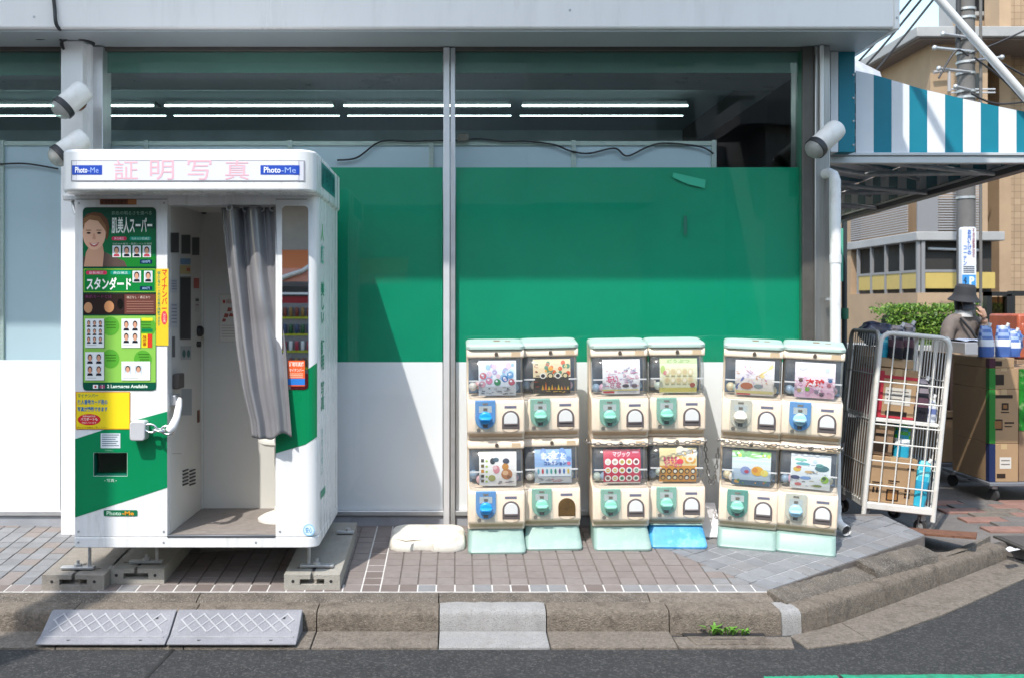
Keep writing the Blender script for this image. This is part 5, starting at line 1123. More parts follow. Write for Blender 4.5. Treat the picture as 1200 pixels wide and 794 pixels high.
def side(x, y0, y1, m):
    pts = [(x, y, z) for (y, _, z) in frame_loop(y0, y1, 0, .16, CHt + .0)]
    sp_ = obj('side_gate', MB().tube(pts, .014, 8), m, cage, smooth=60)
    for i in range(1, 12): y = y0 + (y1 - y0) * i / 12; obj('gate_wire', lbar((x, y, .18), (x, y, CHt), .004), m, sp_)
    for z in (.42, .72, 1.02): obj('gate_wire', lbar((x, y0, z), (x, y1, z), .005), m, sp_)
side(-hw - .005, .02, CDp, ccg); side(hw + .005, .02, CDp, wcg)
obj('deck', B(-hw, hw, -.01, CDp, .14, .185), wcg, cage, bevel=.006)
obj('mid_shelf', B(-hw + .02, hw - .02, .01, CDp - .02, .715, .74), wcg, cage, bevel=.004)
def caster(x, y, parent):
    f = obj('caster', B(x - .012, x + .012, y - .03, y + .03, .09, .14).box(x - .022, x - .016, y - .014, y + .014, .045, .12).box(x + .016, x + .022, y - .014, y + .014, .045, .12), galv, parent, bevel=.002)
    obj('wheel', MB().lathe([(.030, -.014), (.048, -.013), (.050, -.006), (.050, .006), (.048, .013), (.030, .014)], (x, y - .006, .052), (1, .7, 0), 20), rubber, f, smooth=50)
    obj('hub', MB().lathe([(.024, -.0155), (.024, .0155)], (x, y - .006, .052), (1, .7, 0), 14), galv, f)
for x in (-hw + .03, hw - .05):
    for y in (.06, CDp - .06): caster(x, y, cage)
CX = Matrix.Translation(CM) @ Matrix.Rotation(R(-5), 4, 'Z') @ Matrix.Rotation(R(5.5), 4, 'Y')
tapem = mat('parcel_tape', (.50, .36, .20), .3)
def carton(name, b, m, label, xf=None, prints=(), rot=None, cat='carton', extra=None):
    """closed carton: body, top flap seam, tape strip and front print; b = (x0,x1,y0,y1,z0,z1) in the carrier's space"""
    x0, x1, y0, y1, z0, z1 = b; c = Vector(((x0 + x1) / 2, (y0 + y1) / 2, z0)); M = (xf or Matrix.Identity(4)) @ Matrix.Translation(c)
    t = thing(name, label, cat, M.translation, local=True, rot=M.to_euler()); w, d, h = (x1 - x0) / 2, (y1 - y0) / 2, z1 - z0
    obj('box', B(-w, w, -d, d, 0, h), m, t, bevel=.004, seg=1)
    obj('tape', B(-.022, .022, -d - .0008, d + .0008, h * .86, h + .0008), tapem, t)
    if prints:
        p = Print(lambda u, v, l: (-w + u * 2 * w, -d - .0012 - l * .0006, h * (1 - v)))
        for q in prints: (p.text(q[0], *q[1:5], q[5], 2, .02) if isinstance(q[0], str) and len(q) == 6 else p.rect(*q[:5], q[5] if len(q) > 5 else 0))
        p.build('print', t)
    if extra: extra(t, w, d, h)
    return t
BK = '#2e2119'
marksA = ((.08, .56, .3, .59, BK), (.08, .61, .26, .63, BK), (.1, .68, .14, .8, BK), (.18, .68, .22, .8, BK), (.42, .5, .66, .53, BK), (.42, .55, .6, .57, BK), (.4, .7, .66, .95, BK), (.43, .73, .63, .92, '#9a6f42', 1), (.8, .2, .94, .24, BK), (.78, .62, .9, .72, BK), (.81, .645, .87, .695, '#9a6f42', 1), (.78, .76, .9, .86, BK), (.81, .785, .87, .835, '#9a6f42', 1))
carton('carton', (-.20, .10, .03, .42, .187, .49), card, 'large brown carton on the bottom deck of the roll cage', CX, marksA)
carton('carton', (-.21, -.06, .05, .40, .495, .70), card2, 'small carton on the lower load of the roll cage, left', CX, ((.2, .3, .7, .4, BK), (.2, .6, .8, .9, BK)))
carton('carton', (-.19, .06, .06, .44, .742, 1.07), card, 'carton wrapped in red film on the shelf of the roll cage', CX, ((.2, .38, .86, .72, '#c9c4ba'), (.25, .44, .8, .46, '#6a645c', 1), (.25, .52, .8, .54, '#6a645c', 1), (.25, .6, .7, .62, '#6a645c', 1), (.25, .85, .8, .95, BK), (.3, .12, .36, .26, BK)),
       extra=lambda t, w, d, h: (obj('red_film', B(-w - .004, -w + .035, -d - .004, d + .004, -.0005 + .002, h * .94), mat('red_film', (.42, .035, .055), .3), t), obj('red_film', B(-w - .003, w + .003, -d - .003, -d + .0, h * .80, h * .86), mat('red_film', (.42, .035, .055), .3), t), obj('red_film', B(-w - .003, w + .003, -d - .003, -d + .0, .002, h * .05), mat('red_film', (.42, .035, .055), .3), t)))
carton('carton', (-.20, .04, .10, .44, 1.075, 1.135), card3, 'flat open carton on top of the red wrapped one', CX)
def pouch(c, w, d, h, cols, label, xf=None, seed=0, cat='refill pouch', lean=0):
    """soft refill bag: pillow body with a crimped top and printed patches"""
    r = random.Random(seed); M = (xf or Matrix.Identity(4)) @ Matrix.Translation(c) @ Matrix.Rotation(R(lean), 4, 'Y') @ Matrix.Rotation(R(r.uniform(-25, 25)), 4, 'Z')
    t = thing('refill_pouch', label, cat, M.translation, local=True, rot=M.to_euler()); mb = MB(); n = 14; m = 9; vs = []
    for j in range(m + 1):
        v = j / m; th = d * max(.04, math.sin(math.pi * min(1, v * .62 + .38))) ** .7 * (1 if v < .9 else .25); ww = w * (1 - .18 * max(0, v - .6) / .4)
        for k in range(n):
            a = 2 * math.pi * k / n; ca, sa = math.cos(a), math.sin(a)
            vs.append((ww * (abs(ca) ** .7) * (1 if ca > 0 else -1) + r.uniform(-.004, .004), th * (abs(sa) ** .8) * (1 if sa > 0 else -1) + r.uniform(-.004, .004), h * v))
    mb.add(vs, []); 
    for j in range(m):
        for k in range(n):
            mb.f.append([j * n + k, j * n + (k + 1) % n, (j + 1) * n + (k + 1) % n, (j + 1) * n + k])
            z = j / m; mb.m.append(0 if z < .25 else (1 if z < .5 else (2 if (k // 3 + j) % 2 else 0)))
    mb.f.append(list(range(n))[::-1]); mb.m.append(0); mb.f.append(list(range(m * n, m * n + n))); mb.m.append(0)
    obj('bag', mb, [mat('film_' + c_.strip('#'), c_, .25, spec=.6) for c_ in cols], t, smooth=60)
    obj('cap', MB().lathe([(.012, 0), (.012, .03)], (w * .5, 0, h * .97), (.4, 0, 1), 10), mat('cap_white', (.75, .75, .75), .4), t)
    return t
BL = ['#2f9fc0', '#e8f0f2', '#4ab83a']; CB = ['#35a8c4', '#2a90b4', '#7ad0dc']; DK = ['#26242c', '#5a3f4a', '#8a8088']; GN = ['#2f5a4a', '#24403c', '#6a9a7a']; PB_ = ['#4a68a8', '#dfe3ec', '#8fa4cc']; WT = ['#c8ccd8', '#6a7ab0', '#d8d4c8']
pouch((.02, .12, .49), .05, .035, .22, BL, 'blue and green refill pouch standing on the lower carton in the cage', CX, 1)
pouch((-.02, .2, .49), .055, .04, .24, GN, 'dark green pouch behind the blue one in the cage', CX, 2)
pouch((.135, .06, .187), .045, .04, .30, CB, 'tall light blue pouch beside the large carton in the cage', CX, 3, lean=5); pouch((.17, .22, .187), .045, .04, .14, CB, 'short light blue pack at the right of the cage deck', CX, 4)
for k, (x, y, z, h, cc, lb_) in enumerate(((.10, .08, .742, .28, DK, 'dark patterned pouch leaning beside the red wrapped carton'), (.16, .1, .742, .16, WT, 'pale low pouch at the right end of the cage shelf'), (.13, .25, .742, .24, WT, 'pale tall pouch at the back of the cage shelf'), (-.08, .12, 1.137, .22, DK, 'left dark pouch standing on top of the cage load'), (.0, .16, 1.137, .24, DK, 'right dark pouch standing on top of the cage load'), (-.15, .16, 1.137, .15, CB, 'light blue pouch on top of the cage load'))):
    pouch((x, y, z), .05, .04, h, cc, lb_, CX, 10 + k)
bagm = mat('bag_print', '#2a2e48', .4, var=.6, vs=26, dirt=('#b8bcc8', .9, 22))
def lump(c, s, label, m, seed, xf=None, cat='bag', name='goods_bag'):
    r = random.Random(seed); bm = bmesh.new(); bmesh.ops.create_icosphere(bm, subdivisions=3, radius=1)
    for v in bm.verts:
        n_ = v.co.copy(); k = 1 + .10 * math.sin(5 * n_.x + seed) * math.cos(4 * n_.y) + .06 * math.sin(11 * n_.z + seed * 2) + r.uniform(-.02, .02)
        for a in range(3): v.co[a] = (abs(n_[a]) ** .75) * (1 if n_[a] > 0 else -1) * s[a] * k
    mb = MB(); zmin = min(v.co.z for v in bm.verts); mb.add([Vector(v.co) - Vector((0, 0, zmin)) for v in bm.verts], [[v.index for v in f.verts] for f in bm.faces]); bm.free()
    M = (xf or Matrix.Identity(4)) @ Matrix.Translation(c); mb.xf = None; mb.v = [tuple(M @ Vector(q)) for q in mb.v]
    return tag(obj(name, mb, m, smooth=70), label, cat)
lump((-.10, .46, 1.20), (.12, .09, .08), 'dark printed bag of goods heaped at the back of the roll cage', bagm, 3, CX)
carton('carton', (-.20, .20, .46, .60, .187, .68), card2, 'tall carton at the back of the cage deck', CX)
carton('carton', (-.20, .05, .47, .60, .742, 1.20), card2, 'tall dark carton at the back of the cage shelf', CX)
lump((-.13, .42, .30), (.05, .05, .10), 'blue crumpled pack behind the side wires of the cage', mat('blue_pack', '#2a4a80', .4, var=.3, vs=15), 5, CX)
# rusty steel ramp plate by the corner
tag(obj('steel_ramp', MB().add([(2.62, 6.14, .212), (3.12, 5.98, .205), (3.20, 6.12, .205), (2.98, 6.62, .125), (2.62, 6.14, .200), (3.12, 5.98, .193), (3.20, 6.12, .193), (2.98, 6.62, .113)], [(0, 1, 2, 3), (4, 7, 6, 5), (0, 4, 5, 1), (1, 5, 6, 2), (2, 6, 7, 3), (3, 7, 4, 0)]), rust), 'rusty brown steel ramp plate on the kerb below the roll cage', 'ramp')
tag(obj('litter_scrap', MB().grid(lambda u, v: (3.29 + .10 * u + .02 * v, 5.935 + .07 * v + .05 * u, .132 + .010 * math.sin(5 * u) * v), 6, 4), mat('scrap_white', (.7, .7, .72), .5)), 'scrap of white plastic on the kerb by the rusty ramp', 'litter')

# ------------------------------------------------------------------ cartons on the dollies behind
def dolly(x0, x1, y0, y1, z, label):
    t = thing('dolly', label, 'dolly', ((x0 + x1) / 2, (y0 + y1) / 2, .095)); obj('deck', B(x0, x1, y0, y1, z, z + .03), mat('dolly_grey', (.16, .17, .19), .5), t, bevel=.006)
    for x in (x0 + .06, x1 - .06):
        for y in (y0 + .06, y1 - .06): obj('wheel', MB().lathe([(.03, -.014), (.048, -.012), (.048, .012), (.03, .014)], (x, y, .095 + .0485), (1, .3, 0), 16), rubber, t, smooth=50); obj('fork', B(x - .02, x + .02, y - .02, y + .02, .19, z), galv, t)
DD = 7.6
dolly(X(1160, DD), X(1235, DD), DD, DD + .75, .215, 'grey dolly under the tall stack of cartons with coloured edges')
dolly(X(1092, 8.5), X(1150, 8.5), 8.5, 9.3, .22, 'dark dolly under the big carton left of the tall stack')
xa, xb, xc = X(1162, DD), X(1176, DD), X(1196, DD)
zs = [.2455, Z(520, DD), Z(456, DD), Z(431, DD), Z(419, DD)]
sidec = ['#1d2a52', '#2a7a2e', '#2a7a2e', '#4a2030']
PR = ((.2, .10, .8, .16, BK), (.42, .25, .66, .38, BK), (.47, .28, .61, .35, '#8a6038', 1), (.40, .41, .68, .43, BK), (.15, .55, .45, .75, BK), (.18, .58, .42, .72, '#8a6038', 1), (.52, .6, .85, .63, BK), (.52, .67, .78, .69, BK))
names = ['bottom carton with a white label in the tall stack on the dolly', 'second carton of the tall stack, green edge strip', 'third thin carton of the tall stack', 'top shallow tray of the tall carton stack']
for i in range(4):
    h0, h1 = zs[i], zs[i + 1] - .0015
    def ex(t, w, d, h, c=sidec[i]): obj('edge_strip', B(-w - .0015, -w + .045, -d - .0015, -d + .05, .002, h - .002), mat('strip_' + c.strip('#'), c, .45), t)
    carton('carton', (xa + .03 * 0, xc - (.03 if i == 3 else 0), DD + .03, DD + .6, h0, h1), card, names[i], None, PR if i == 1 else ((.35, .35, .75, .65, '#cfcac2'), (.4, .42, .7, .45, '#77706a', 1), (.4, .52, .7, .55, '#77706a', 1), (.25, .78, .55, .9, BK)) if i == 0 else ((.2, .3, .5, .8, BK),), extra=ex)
gpk = mat('green_pack', '#1f7a24', .35, var=.5, vs=14, dirt=('#d8e0b0', .8, 10))
carton('carton', (xc + .012, xc + .4, DD + .05, DD + .6, .2455, Z(431, DD)), card2, 'dark red and brown carton at the right edge, below the green packs', None, (), extra=lambda t, w, d, h: obj('green_packs', B(-w + .002, w - .002, -d - .006, -d - .001, h * .45, h - .01), gpk, t))
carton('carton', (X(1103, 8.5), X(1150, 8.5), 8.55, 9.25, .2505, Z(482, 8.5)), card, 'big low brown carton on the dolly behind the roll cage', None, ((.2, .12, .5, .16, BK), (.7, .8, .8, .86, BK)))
carton('carton', (X(1114, 8.6), X(1133, 8.6), 8.62, 9.2, Z(482, 8.5) + .0015, Z(414, 8.6)), mat('carton_maroon', (.16, .09, .065), .7), 'dark brown upright carton on the big low one', None)
carton('carton', (X(1134, 8.6), X(1152, 8.6), 8.60, 9.2, Z(482, 8.5) + .0015, Z(436, 8.6)), mat('carton_grey', (.33, .34, .37), .6, var=.08), 'grey carton beside the tall stack, lower', None, ((.1, .2, .9, .25, '#b8bac0'), (.1, .5, .9, .55, '#b8bac0')))
carton('carton', (X(1131, 8.6), X(1176, 8.6), 8.60, 9.2, Z(436, 8.6) + .0015, Z(401, 8.6)), mat('carton_grey', (.33, .34, .37), .6, var=.08), 'wide grey carton on top beside the patterned pouches', None, ((.05, .4, .4, .5, '#b8bac0'),))
tag(obj('plastic_sheet', MB().grid(lambda u, v: (X(1133 + 44 * u, 8.6), 8.61 + .45 * v, Z(401, 8.6) + .008 + .012 * math.sin(9 * u + 3 * v)), 10, 5), mat('pale_blue_film', (.45, .52, .68), .25, var=.2, vs=9), smooth=60), 'crinkled pale blue film lying on the wide grey carton', 'film')
for k, (px_, lb_) in enumerate(((1155, 'leftmost blue and white pouch on the tall carton stack'), (1177, 'middle blue and white pouch on the tall carton stack'), (1190, 'rightmost blue white and red pouch on the tall carton stack'))):
    pouch((X(px_, 7.75), 7.75 + .02 * k, zs[4] + .001), .055, .045, .24 if k < 2 else .2, PB_, lb_, None, 30 + k)
bag2 = mat('bag_blue', '#3a5a9a', .35, var=.6, vs=20, dirt=('#e0e0e4', .9, 16))
lump((X(1186, 7.95), 7.98, zs[4] + .002), (.09, .08, .10), 'crumpled blue and yellow bag behind the pouches', bag2, 9)
tag(obj('red_crate', B(X(1193, 9.0), X(1240, 9.0), 9.0, 9.5, Z(420, 9.0), Z(368, 9)).box(X(1196, 9.0), X(1240, 9.0), 8.99, 9.51, Z(395, 9.0), Z(378, 9)), mat('red_plastic', (.42, .10, .05), .4, var=.2, vs=12), bevel=.02), 'red plastic container at the right edge behind the cartons', 'container')
carton('carton', (X(1192, 9.0), X(1240, 9), 9.0, 9.5, .1, Z(421, 9.0)), card2, 'carton under the red container at the right edge', None)
# ------------------------------------------------------------------ street behind: apartment house, pole, hedge, person
tan = mat('tan_tile_wall', (.40, .285, .185), .7, var=.1, vs=1.2)
def tile_lines(m, sx=8, sy=16, c=(.30, .19, .11)):
    n = m.node_tree.nodes; l = m.node_tree.links; b = n['Principled BSDF']; i = b.inputs['Base Color']; src = i.links[0].from_socket
    tc = n.new('ShaderNodeTexCoord'); mp_ = n.new('ShaderNodeMapping'); mp_.inputs['Rotation'].default_value = (R(90), 0, 0); l.new(tc.outputs['Object'], mp_.inputs[0])
    bt = n.new('ShaderNodeTexBrick'); bt.inputs['Scale'].default_value = 5; bt.inputs['Mortar Size'].default_value = .03; bt.offset = 0; bt.inputs['Brick Width'].default_value = .5; bt.inputs['Row Height'].default_value = .5
    bt.inputs['Color1'].default_value = (1, 1, 1, 1); bt.inputs['Color2'].default_value = (.86, .84, .82, 1); bt.inputs['Mortar'].default_value = (.62, .6, .58, 1)
    l.new(mp_.outputs[0], bt.inputs[0]); mx = n.new('ShaderNodeMix'); mx.data_type = 'RGBA'; mx.blend_type = 'MULTIPLY'; mx.inputs[0].default_value = 1; l.new(src, mx.inputs[6]); l.new(bt.outputs[0], mx.inputs[7]); l.new(mx.outputs[2], i)
tile_lines(tan)
tanp = mat('tan_plain', (.40, .28, .18), .75, var=.12, vs=2)
gcon = mat('grey_concrete', (.36, .36, .36), .8, var=.12, vs=1.5); dgl = mat('dark_window', (.02, .022, .025), .12); yel = mat('yellow_panel', (.50, .37, .11), .5, var=.06)
brn = mat('brown_soffit', (.20, .16, .14), .8, var=.1, vs=2); wfr = mat('window_bar', (.24, .24, .25), .45); louv = mat('louvre_slat', (.34, .33, .34), .5); shut = mat('cream_shutter', (.46, .42, .28), .6)
EX, EY = 6.48, 14.0
ap = thing('apartment_house', 'tan and grey house with a flat projecting roof and balcony windows', 'building', (8, 15, 0))
obj('parapet', B(EX, 7.6, EY, 17, .0, Z(343, EY)), tanp, ap); obj('slab', B(EX - .02, 7.7, EY - .02, 17, Z(282, EY), Z(271.5, EY)), gcon, ap, bevel=.01)
zw0, zw1 = Z(343, EY), Z(282, EY)
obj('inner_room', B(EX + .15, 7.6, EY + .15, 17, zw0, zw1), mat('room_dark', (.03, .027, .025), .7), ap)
for i in range(5):
    y = EY + .02 + i * .52; obj('window_bar', B(EX + .01, EX + .05, y, y + .05, zw0, zw1), wfr, ap)
    if i < 4: obj('yellow_panel', B(EX + .02, EX + .035, y + .06, y + .51, zw0 + .06, Z(319, EY)), yel, ap); obj('rail', B(EX + .012, EX + .045, y + .052, y + .515, Z(319, EY), Z(316, EY)), wfr, ap)
for i in range(2): obj('window_bar', B(EX + .06 + i * .62, EX + .11 + i * .62, EY + .005, EY + .045, zw0, zw1), wfr, ap)
obj('yellow_panel', B(EX + .12, EX + .67, EY + .015, EY + .03, zw0 + .06, Z(319, EY)), yel, ap); obj('rail', B(EX + .1, EX + .68, EY + .008, EY + .04, Z(319, EY), Z(316, EY)), wfr, ap); obj('yellow_panel', B(EX + .74, EX + 1.1, EY + .015, EY + .03, zw0 + .06, Z(319, EY)), yel, ap)
obj('white_pipe', MB().tube([(EX + .2, EY + .1, Z(291, EY)), (7.4, EY + .1, Z(293, EY))], .02, 8), alum, ap)
z0, z1 = Z(271, EY), Z(205, EY); n = 22
for i in range(n):
    z = z0 + .02 + (z1 - z0) * i / n
    obj('louvre_slat', B(EX + .3, 7.4, EY + .02, EY + .05, z, z + (z1 - z0) / n * .5), louv, ap); obj('louvre_slat', B(EX + .01, EX + .03, EY + .35, EY + 2.4, z, z + (z1 - z0) / n * .62), louv, ap)
obj('screen_panel', B(EX, EX + .29, EY, EY + .03, z0, z1), mat('screen_grey', (.22, .22, .23), .6), ap); obj('upper_wall', B(EX + .3, 7.6, EY + .25, 17, z0, 5.36), tanp, ap)
obj('roof_slab', B(EX - .03, 9.6, EY - .05, 17.5, Z(44, EY), Z(32, EY)), gcon, ap, bevel=.01); obj('roof_soffit', B(EX + .05, 9.5, EY + .03, 17.4, Z(44, EY) - .03, Z(44, EY) - .001), brn, ap)
obj('upper_window', B(EX + .7, 7.5, EY + .2, EY + .26, Z(110, EY), Z(82, EY)), dgl, ap); obj('eave_pipe', MB().tube([(EX + .3, EY + .15, Z(82, EY)), (7.0, EY + .15, Z(80, EY)), (7.0, EY + .15, Z(105, EY))], .025, 8), louv, ap)
obj('balcony_rail', MB().tube([(EX + .5, EY + .05, Z(108, EY)), (7.6, EY + .05, Z(108, EY))], .012, 6).tube([(EX + .5, EY + .05, Z(104, EY)), (7.6, EY + .05, Z(104, EY))], .012, 6), alum, ap)
obj('pier', B(X(997, 16.4), X(1007, 16.4), 16.4, 17, 0, 4.2), tanp, ap); obj('far_shutter', B(X(960, 17), X(997, 17), 17, 17.2, .5, Z(305, 17)), shut, ap); obj('far_wall', B(X(940, 17.2), X(1000, 17.2), 17.3, 17.5, 0, 5), gcon, ap)
obj('roof_box', B(7.75, 9, 15.45, 15.55, 5.45, 6.0), tanp, ap)
tw = thing('tile_tower', 'tall apartment block clad in small tan tiles at the right edge', 'building', (10, 16, 0)); TD = 15.0
obj('tile_wall', B(X(1180, TD), 14, TD, 15.65, 0, 14), tan, tw); obj('corner_pier', B(X(1166, TD), X(1179.6, TD), TD - .12, TD + .3, 0, 14), tanp, tw)
gx0, gx1 = X(1136, 15.4), X(1168, 15.4)
obj('recess_wall', B(gx0 - .04, gx1, 15.6, 16.3, 0, 14), gcon, tw)
for a, b_, m in ((297, 342, shut), (175, 192, dgl), (75, 112, dgl), (-30, 14, dgl)):
    if m is shut:
        zz0, zz1 = Z(b_, 15.5), Z(a, 15.5)
        for k in range(10): z = zz0 + (zz1 - zz0) * k / 10; obj('shutter_slat', B(gx0, gx1, 15.52, 15.59, z, z + (zz1 - zz0) / 10 * .8), m, tw, bevel=.01, seg=1)
    else: obj('window', B(gx0 + .12, gx1 - .02, 15.55, 15.599, Z(b_, 15.5), Z(a, 15.5)), m, tw); obj('window_sill', B(gx0 + .08, gx1, 15.48, 15.62, Z(b_, 15.5) - .06, Z(b_, 15.5)), gcon, tw)
obj('string_course', B(gx0 - .06, gx1, 15.5, 15.62, Z(45, 15.5), Z(36, 15.5)), brn, tw); obj('string_course', B(gx0 - .06, gx1, 15.57, 15.62, Z(247, 15.5), Z(246, 15.5)), brn, tw)
for k in range(3): obj('window', B(X(1205, TD) + k * 1.4, X(1205, TD) + .9 + k * 1.4, TD - .02, TD + .02, 5, 6.3), dgl, tw)
fb = thing('far_house', 'plain grey house far down the side street', 'building', (3, 30, 0)); obj('wall', B(-3, 11, 30, 34, 0, 3.4), gcon, fb)
for k in range(4): obj('window', B(3 + k * 1.8, 4.1 + k * 1.8, 29.97, 30.02, 1.2, 2.5), dgl, fb)
# utility pole with sign
up = thing('utility_pole', 'grey concrete utility pole with steel bands and a blue white sign', 'utility pole', (X(1132, 12), 12, .09)); ux = X(1132, 12)
pc = mat('pole_concrete', (.14, .133, .128), .85, var=.15, vs=4); obj('pole', MB().tube([(ux, 12, 0), (ux, 12, 9)], [.108, .09], 16), pc, up, smooth=60)
for k, py in enumerate((12, 22, 47, 63, 74, 87, 108, 115, 150, 232)): obj('band', MB().lathe([(.112, -.014), (.112, .014)], (ux, 12, Z(py, 12)), seg=16), galv, up, smooth=40)
for py, L_ in ((47, -.35), (63, -.45), (74, .35), (87, -.4), (108, -.2)): obj('bracket', MB().tube([(ux, 11.9, Z(py, 12)), (ux + L_, 11.85, Z(py - 3, 12))], .018, 6).ball((ux + L_, 11.85, Z(py - 3, 12)), .032, 8), galv, up, smooth=60)
obj('riser', MB().tube([(ux - .13, 11.93, Z(60, 12)), (ux - .12, 11.93, 7)], .03, 8), blk, up); obj('riser', MB().tube([(ux + .14, 11.93, .1), (ux + .14, 11.93, 7)], .018, 8), pc, up)
sg = obj('sign_board', MB().prism(rr(X(1127, 11.8), Z(356, 11.8), X(1144, 11.8), Z(266, 11.8), .03), 11.80, 11.87, 'y'), mat('sign_white', (.70, .72, .76), .4), up)
p = Print(front(11.798)); p.text('お片付けの', 1133.5, 269, 1138.5, 299, '#1c62b8', 1, .04, vert=True); p.text('コーナン', 1129, 288, 1133, 311, '#1c62b8', 1, .03, vert=True); p.text('不用品整理回収', 1139.5, 268, 1142.5, 302, '#8a4a5a', 1, .02, vert=True)
for k in range(4): p.rect(1129, 312 + k * 2.2, 1142, 313.1 + k * 2.2, '#404858', 1)
p.rect(1127.5, 322, 1143.5, 337.5, '#3f8fd0', 1); p.text('↑', 1129, 324, 1134, 334, '#10284a', 2, .05); p.text('P', 1136, 324, 1142, 334, '#d8e8f4', 2, .05); p.rect(1127.5, 340, 1143.5, 348.5, '#0c4a38', 1); p.text('駅前2-3', 1129.5, 342, 1141.5, 346.5, '#cfe8da', 2, .02)
p.build('sign_print', up)
for k, (a, b_, lb_) in enumerate((((1100, -8), (960, 160), 'upper black cable rising past the fascia corner'), ((1086, -8), (975, 120), 'middle black cable rising past the fascia corner'), ((1074, -8), (985, 95), 'lower black cable rising past the fascia corner'))):
    wire('overhead_cable', [(X(a[0], 10.5), 10.5, Z(a[1], 10.5)), (X((a[0] + b_[0]) / 2, 10.9), 10.9, Z((a[1] + b_[1]) / 2 + 3, 10.9)), (X(b_[0], 11.3), 11.3, Z(b_[1], 11.3))], .012, blk, lb_)
for k, (a, m_, b_, lb_) in enumerate((((1140, 62), (1175, 48), (1230, 22), 'black cable running from the pole to the upper right'), ((1140, 50), (1170, 72), (1225, 102), 'thick black cable dropping from the pole to the right'), ((1138, 110), (1170, 122), (1225, 116), 'thin black cable sagging right of the pole'), ((1100, 92), (1120, 60), (1135, 66), 'black cable curving from the balcony to the pole'), ((1142, 68), (1180, 98), (1225, 150), 'steep black cable dropping right of the pole'))):
    wire('overhead_cable', [(X(q[0], 11.8), 11.8, Z(q[1], 11.8)) for q in (a, m_, b_)], .012, blk, lb_)
# dark lamp post with green band far left of the street
lp_ = thing('street_post', 'thin dark street post with a green band behind the roll cage', 'post', (X(989, 11), 11, .09)); obj('post', MB().tube([(X(989.5, 11), 11, .09), (X(989.5, 11), 11, 3.4)], .03, 10), mat('post_dark', (.03, .04, .045), .5), lp_, smooth=60); obj('band', MB().lathe([(.045, 0), (.045, .12)], (X(989.5, 11), 11, Z(374, 11)), seg=12), mat('post_green', (.02, .14, .08), .5), lp_); obj('banner', B(X(983, 11), X(987.5, 11), 10.98, 11.0, Z(330, 11), Z(268, 11)), mat('banner_green', (.10, .42, .30), .6), lp_)
# planter wall and hedge
pw = thing('planter_wall', 'low grey planter wall below the hedge', 'wall', (6, 12.6, 0)); obj('wall', B(5.2, 7.4, 12.55, 13.4, 0, 1.02), gcon, pw); obj('coping', B(5.16, 7.44, 12.5, 13.45, 1.02, 1.09), mat('coping', (.45, .45, .44), .8, var=.1), pw, bevel=.01)
hg = thing('hedge', 'clipped bright green hedge on the planter wall', 'hedge', (6, 12.9, 1.09)); r = random.Random(5); mb = MB(); mb.fix = False
lfm = [mat('hedge_leaf_%d' % k, c_, .5) for k, c_ in enumerate([(.10, .22, .02), (.15, .28, .03), (.06, .14, .015), (.22, .34, .05)])]
for k in range(9000):
    x, y, z = r.uniform(5.45, 7.0), r.uniform(12.6, 13.2), r.uniform(1.09, 1.62)
    f = r.random()
    if f < .5: y = 12.62 + abs(r.gauss(0, .05)) + .03 * math.sin(9 * x)
    elif f < .8: z = 1.58 - abs(r.gauss(0, .04)) + .025 * math.sin(11 * x)
    a = Vector((r.uniform(-1, 1), r.uniform(-1, .2), r.uniform(-.4, 1))).normalized(); b_ = a.orthogonal().normalized(); b_.rotate(Matrix.Rotation(r.uniform(0, 6.28), 3, a)); c_ = a.cross(b_); s_ = r.uniform(.012, .026); mb.mi = r.choice([0, 0, 1, 1, 2, 3]); q = Vector((x, y, z))
    mb.add([q - b_ * s_, q + c_ * s_ * .5, q + b_ * s_, q - c_ * s_ * .5], [(0, 1, 2, 3)])
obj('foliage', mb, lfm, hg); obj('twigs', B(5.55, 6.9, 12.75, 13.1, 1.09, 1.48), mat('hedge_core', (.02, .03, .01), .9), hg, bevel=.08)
# black glazed shelter
bs = thing('glass_shelter', 'black framed glass shelter at the right edge behind the cartons', 'shelter', (8, 12, .09)); sx0 = X(1154, 12)
for x0, x1, z0_, z1_ in ((sx0, sx0 + .06, .09, Z(342, 12)), (sx0 + .24, sx0 + .34, .09, Z(345, 12)), (sx0 + .3, sx0 + 2, Z(347, 12), Z(341, 12)), (sx0, sx0 + .3, Z(347, 12), Z(342, 12)), (sx0 + 1.9, sx0 + 2, .09, Z(347, 12))): obj('frame', B(x0, x1, 11.95 + .01 * (x0 > sx0 + .25), 12.05, z0_, z1_), mat('black_frame', (.015, .015, .016), .4), bs)
obj('pane', B(sx0 + .06, sx0 + .24, 12.0, 12.008, .2, Z(348, 12)), glass('brown_glass', (.35, .27, .16), 1.5), bs); obj('back', B(sx0 + .36, sx0 + 1.9, 12.6, 12.7, .1, 1.4), gcon, bs)

# person behind the cartons, in a bucket hat, raising one hand to the face
def skin(name, vs, es, rad, m, parent, sub=2):
    me = bpy.data.meshes.new(name); me.from_pydata([Vector(v) for v in vs], es, []); me.materials.append(m)
    o = bpy.data.objects.new(name, me); col.objects.link(o); o.parent = parent; ORG[o.name] = ORG[parent.name]
    sk = o.modifiers.new('skin', 'SKIN'); sk.use_smooth_shade = True
    lay = me.skin_vertices[0] if me.skin_vertices else None
    if lay is None:
        bpy.context.view_layer.objects.active = o; me.attributes
    for i, r_ in enumerate(rad):
        d = me.skin_vertices[0].data[i]; d.radius = r_ if isinstance(r_, tuple) else (r_, r_); d.use_root = (i == 0)
    ss = o.modifiers.new('sub', 'SUBSURF'); ss.levels = sub; ss.render_levels = sub; return o
PX, PY_ = X(1127, 11), 11.0
pe = thing('person', 'person in a dark bucket hat and brown jacket raising a hand to the face', 'person', (PX, PY_, .095), local=True, rot=(0, 0, R(18)))
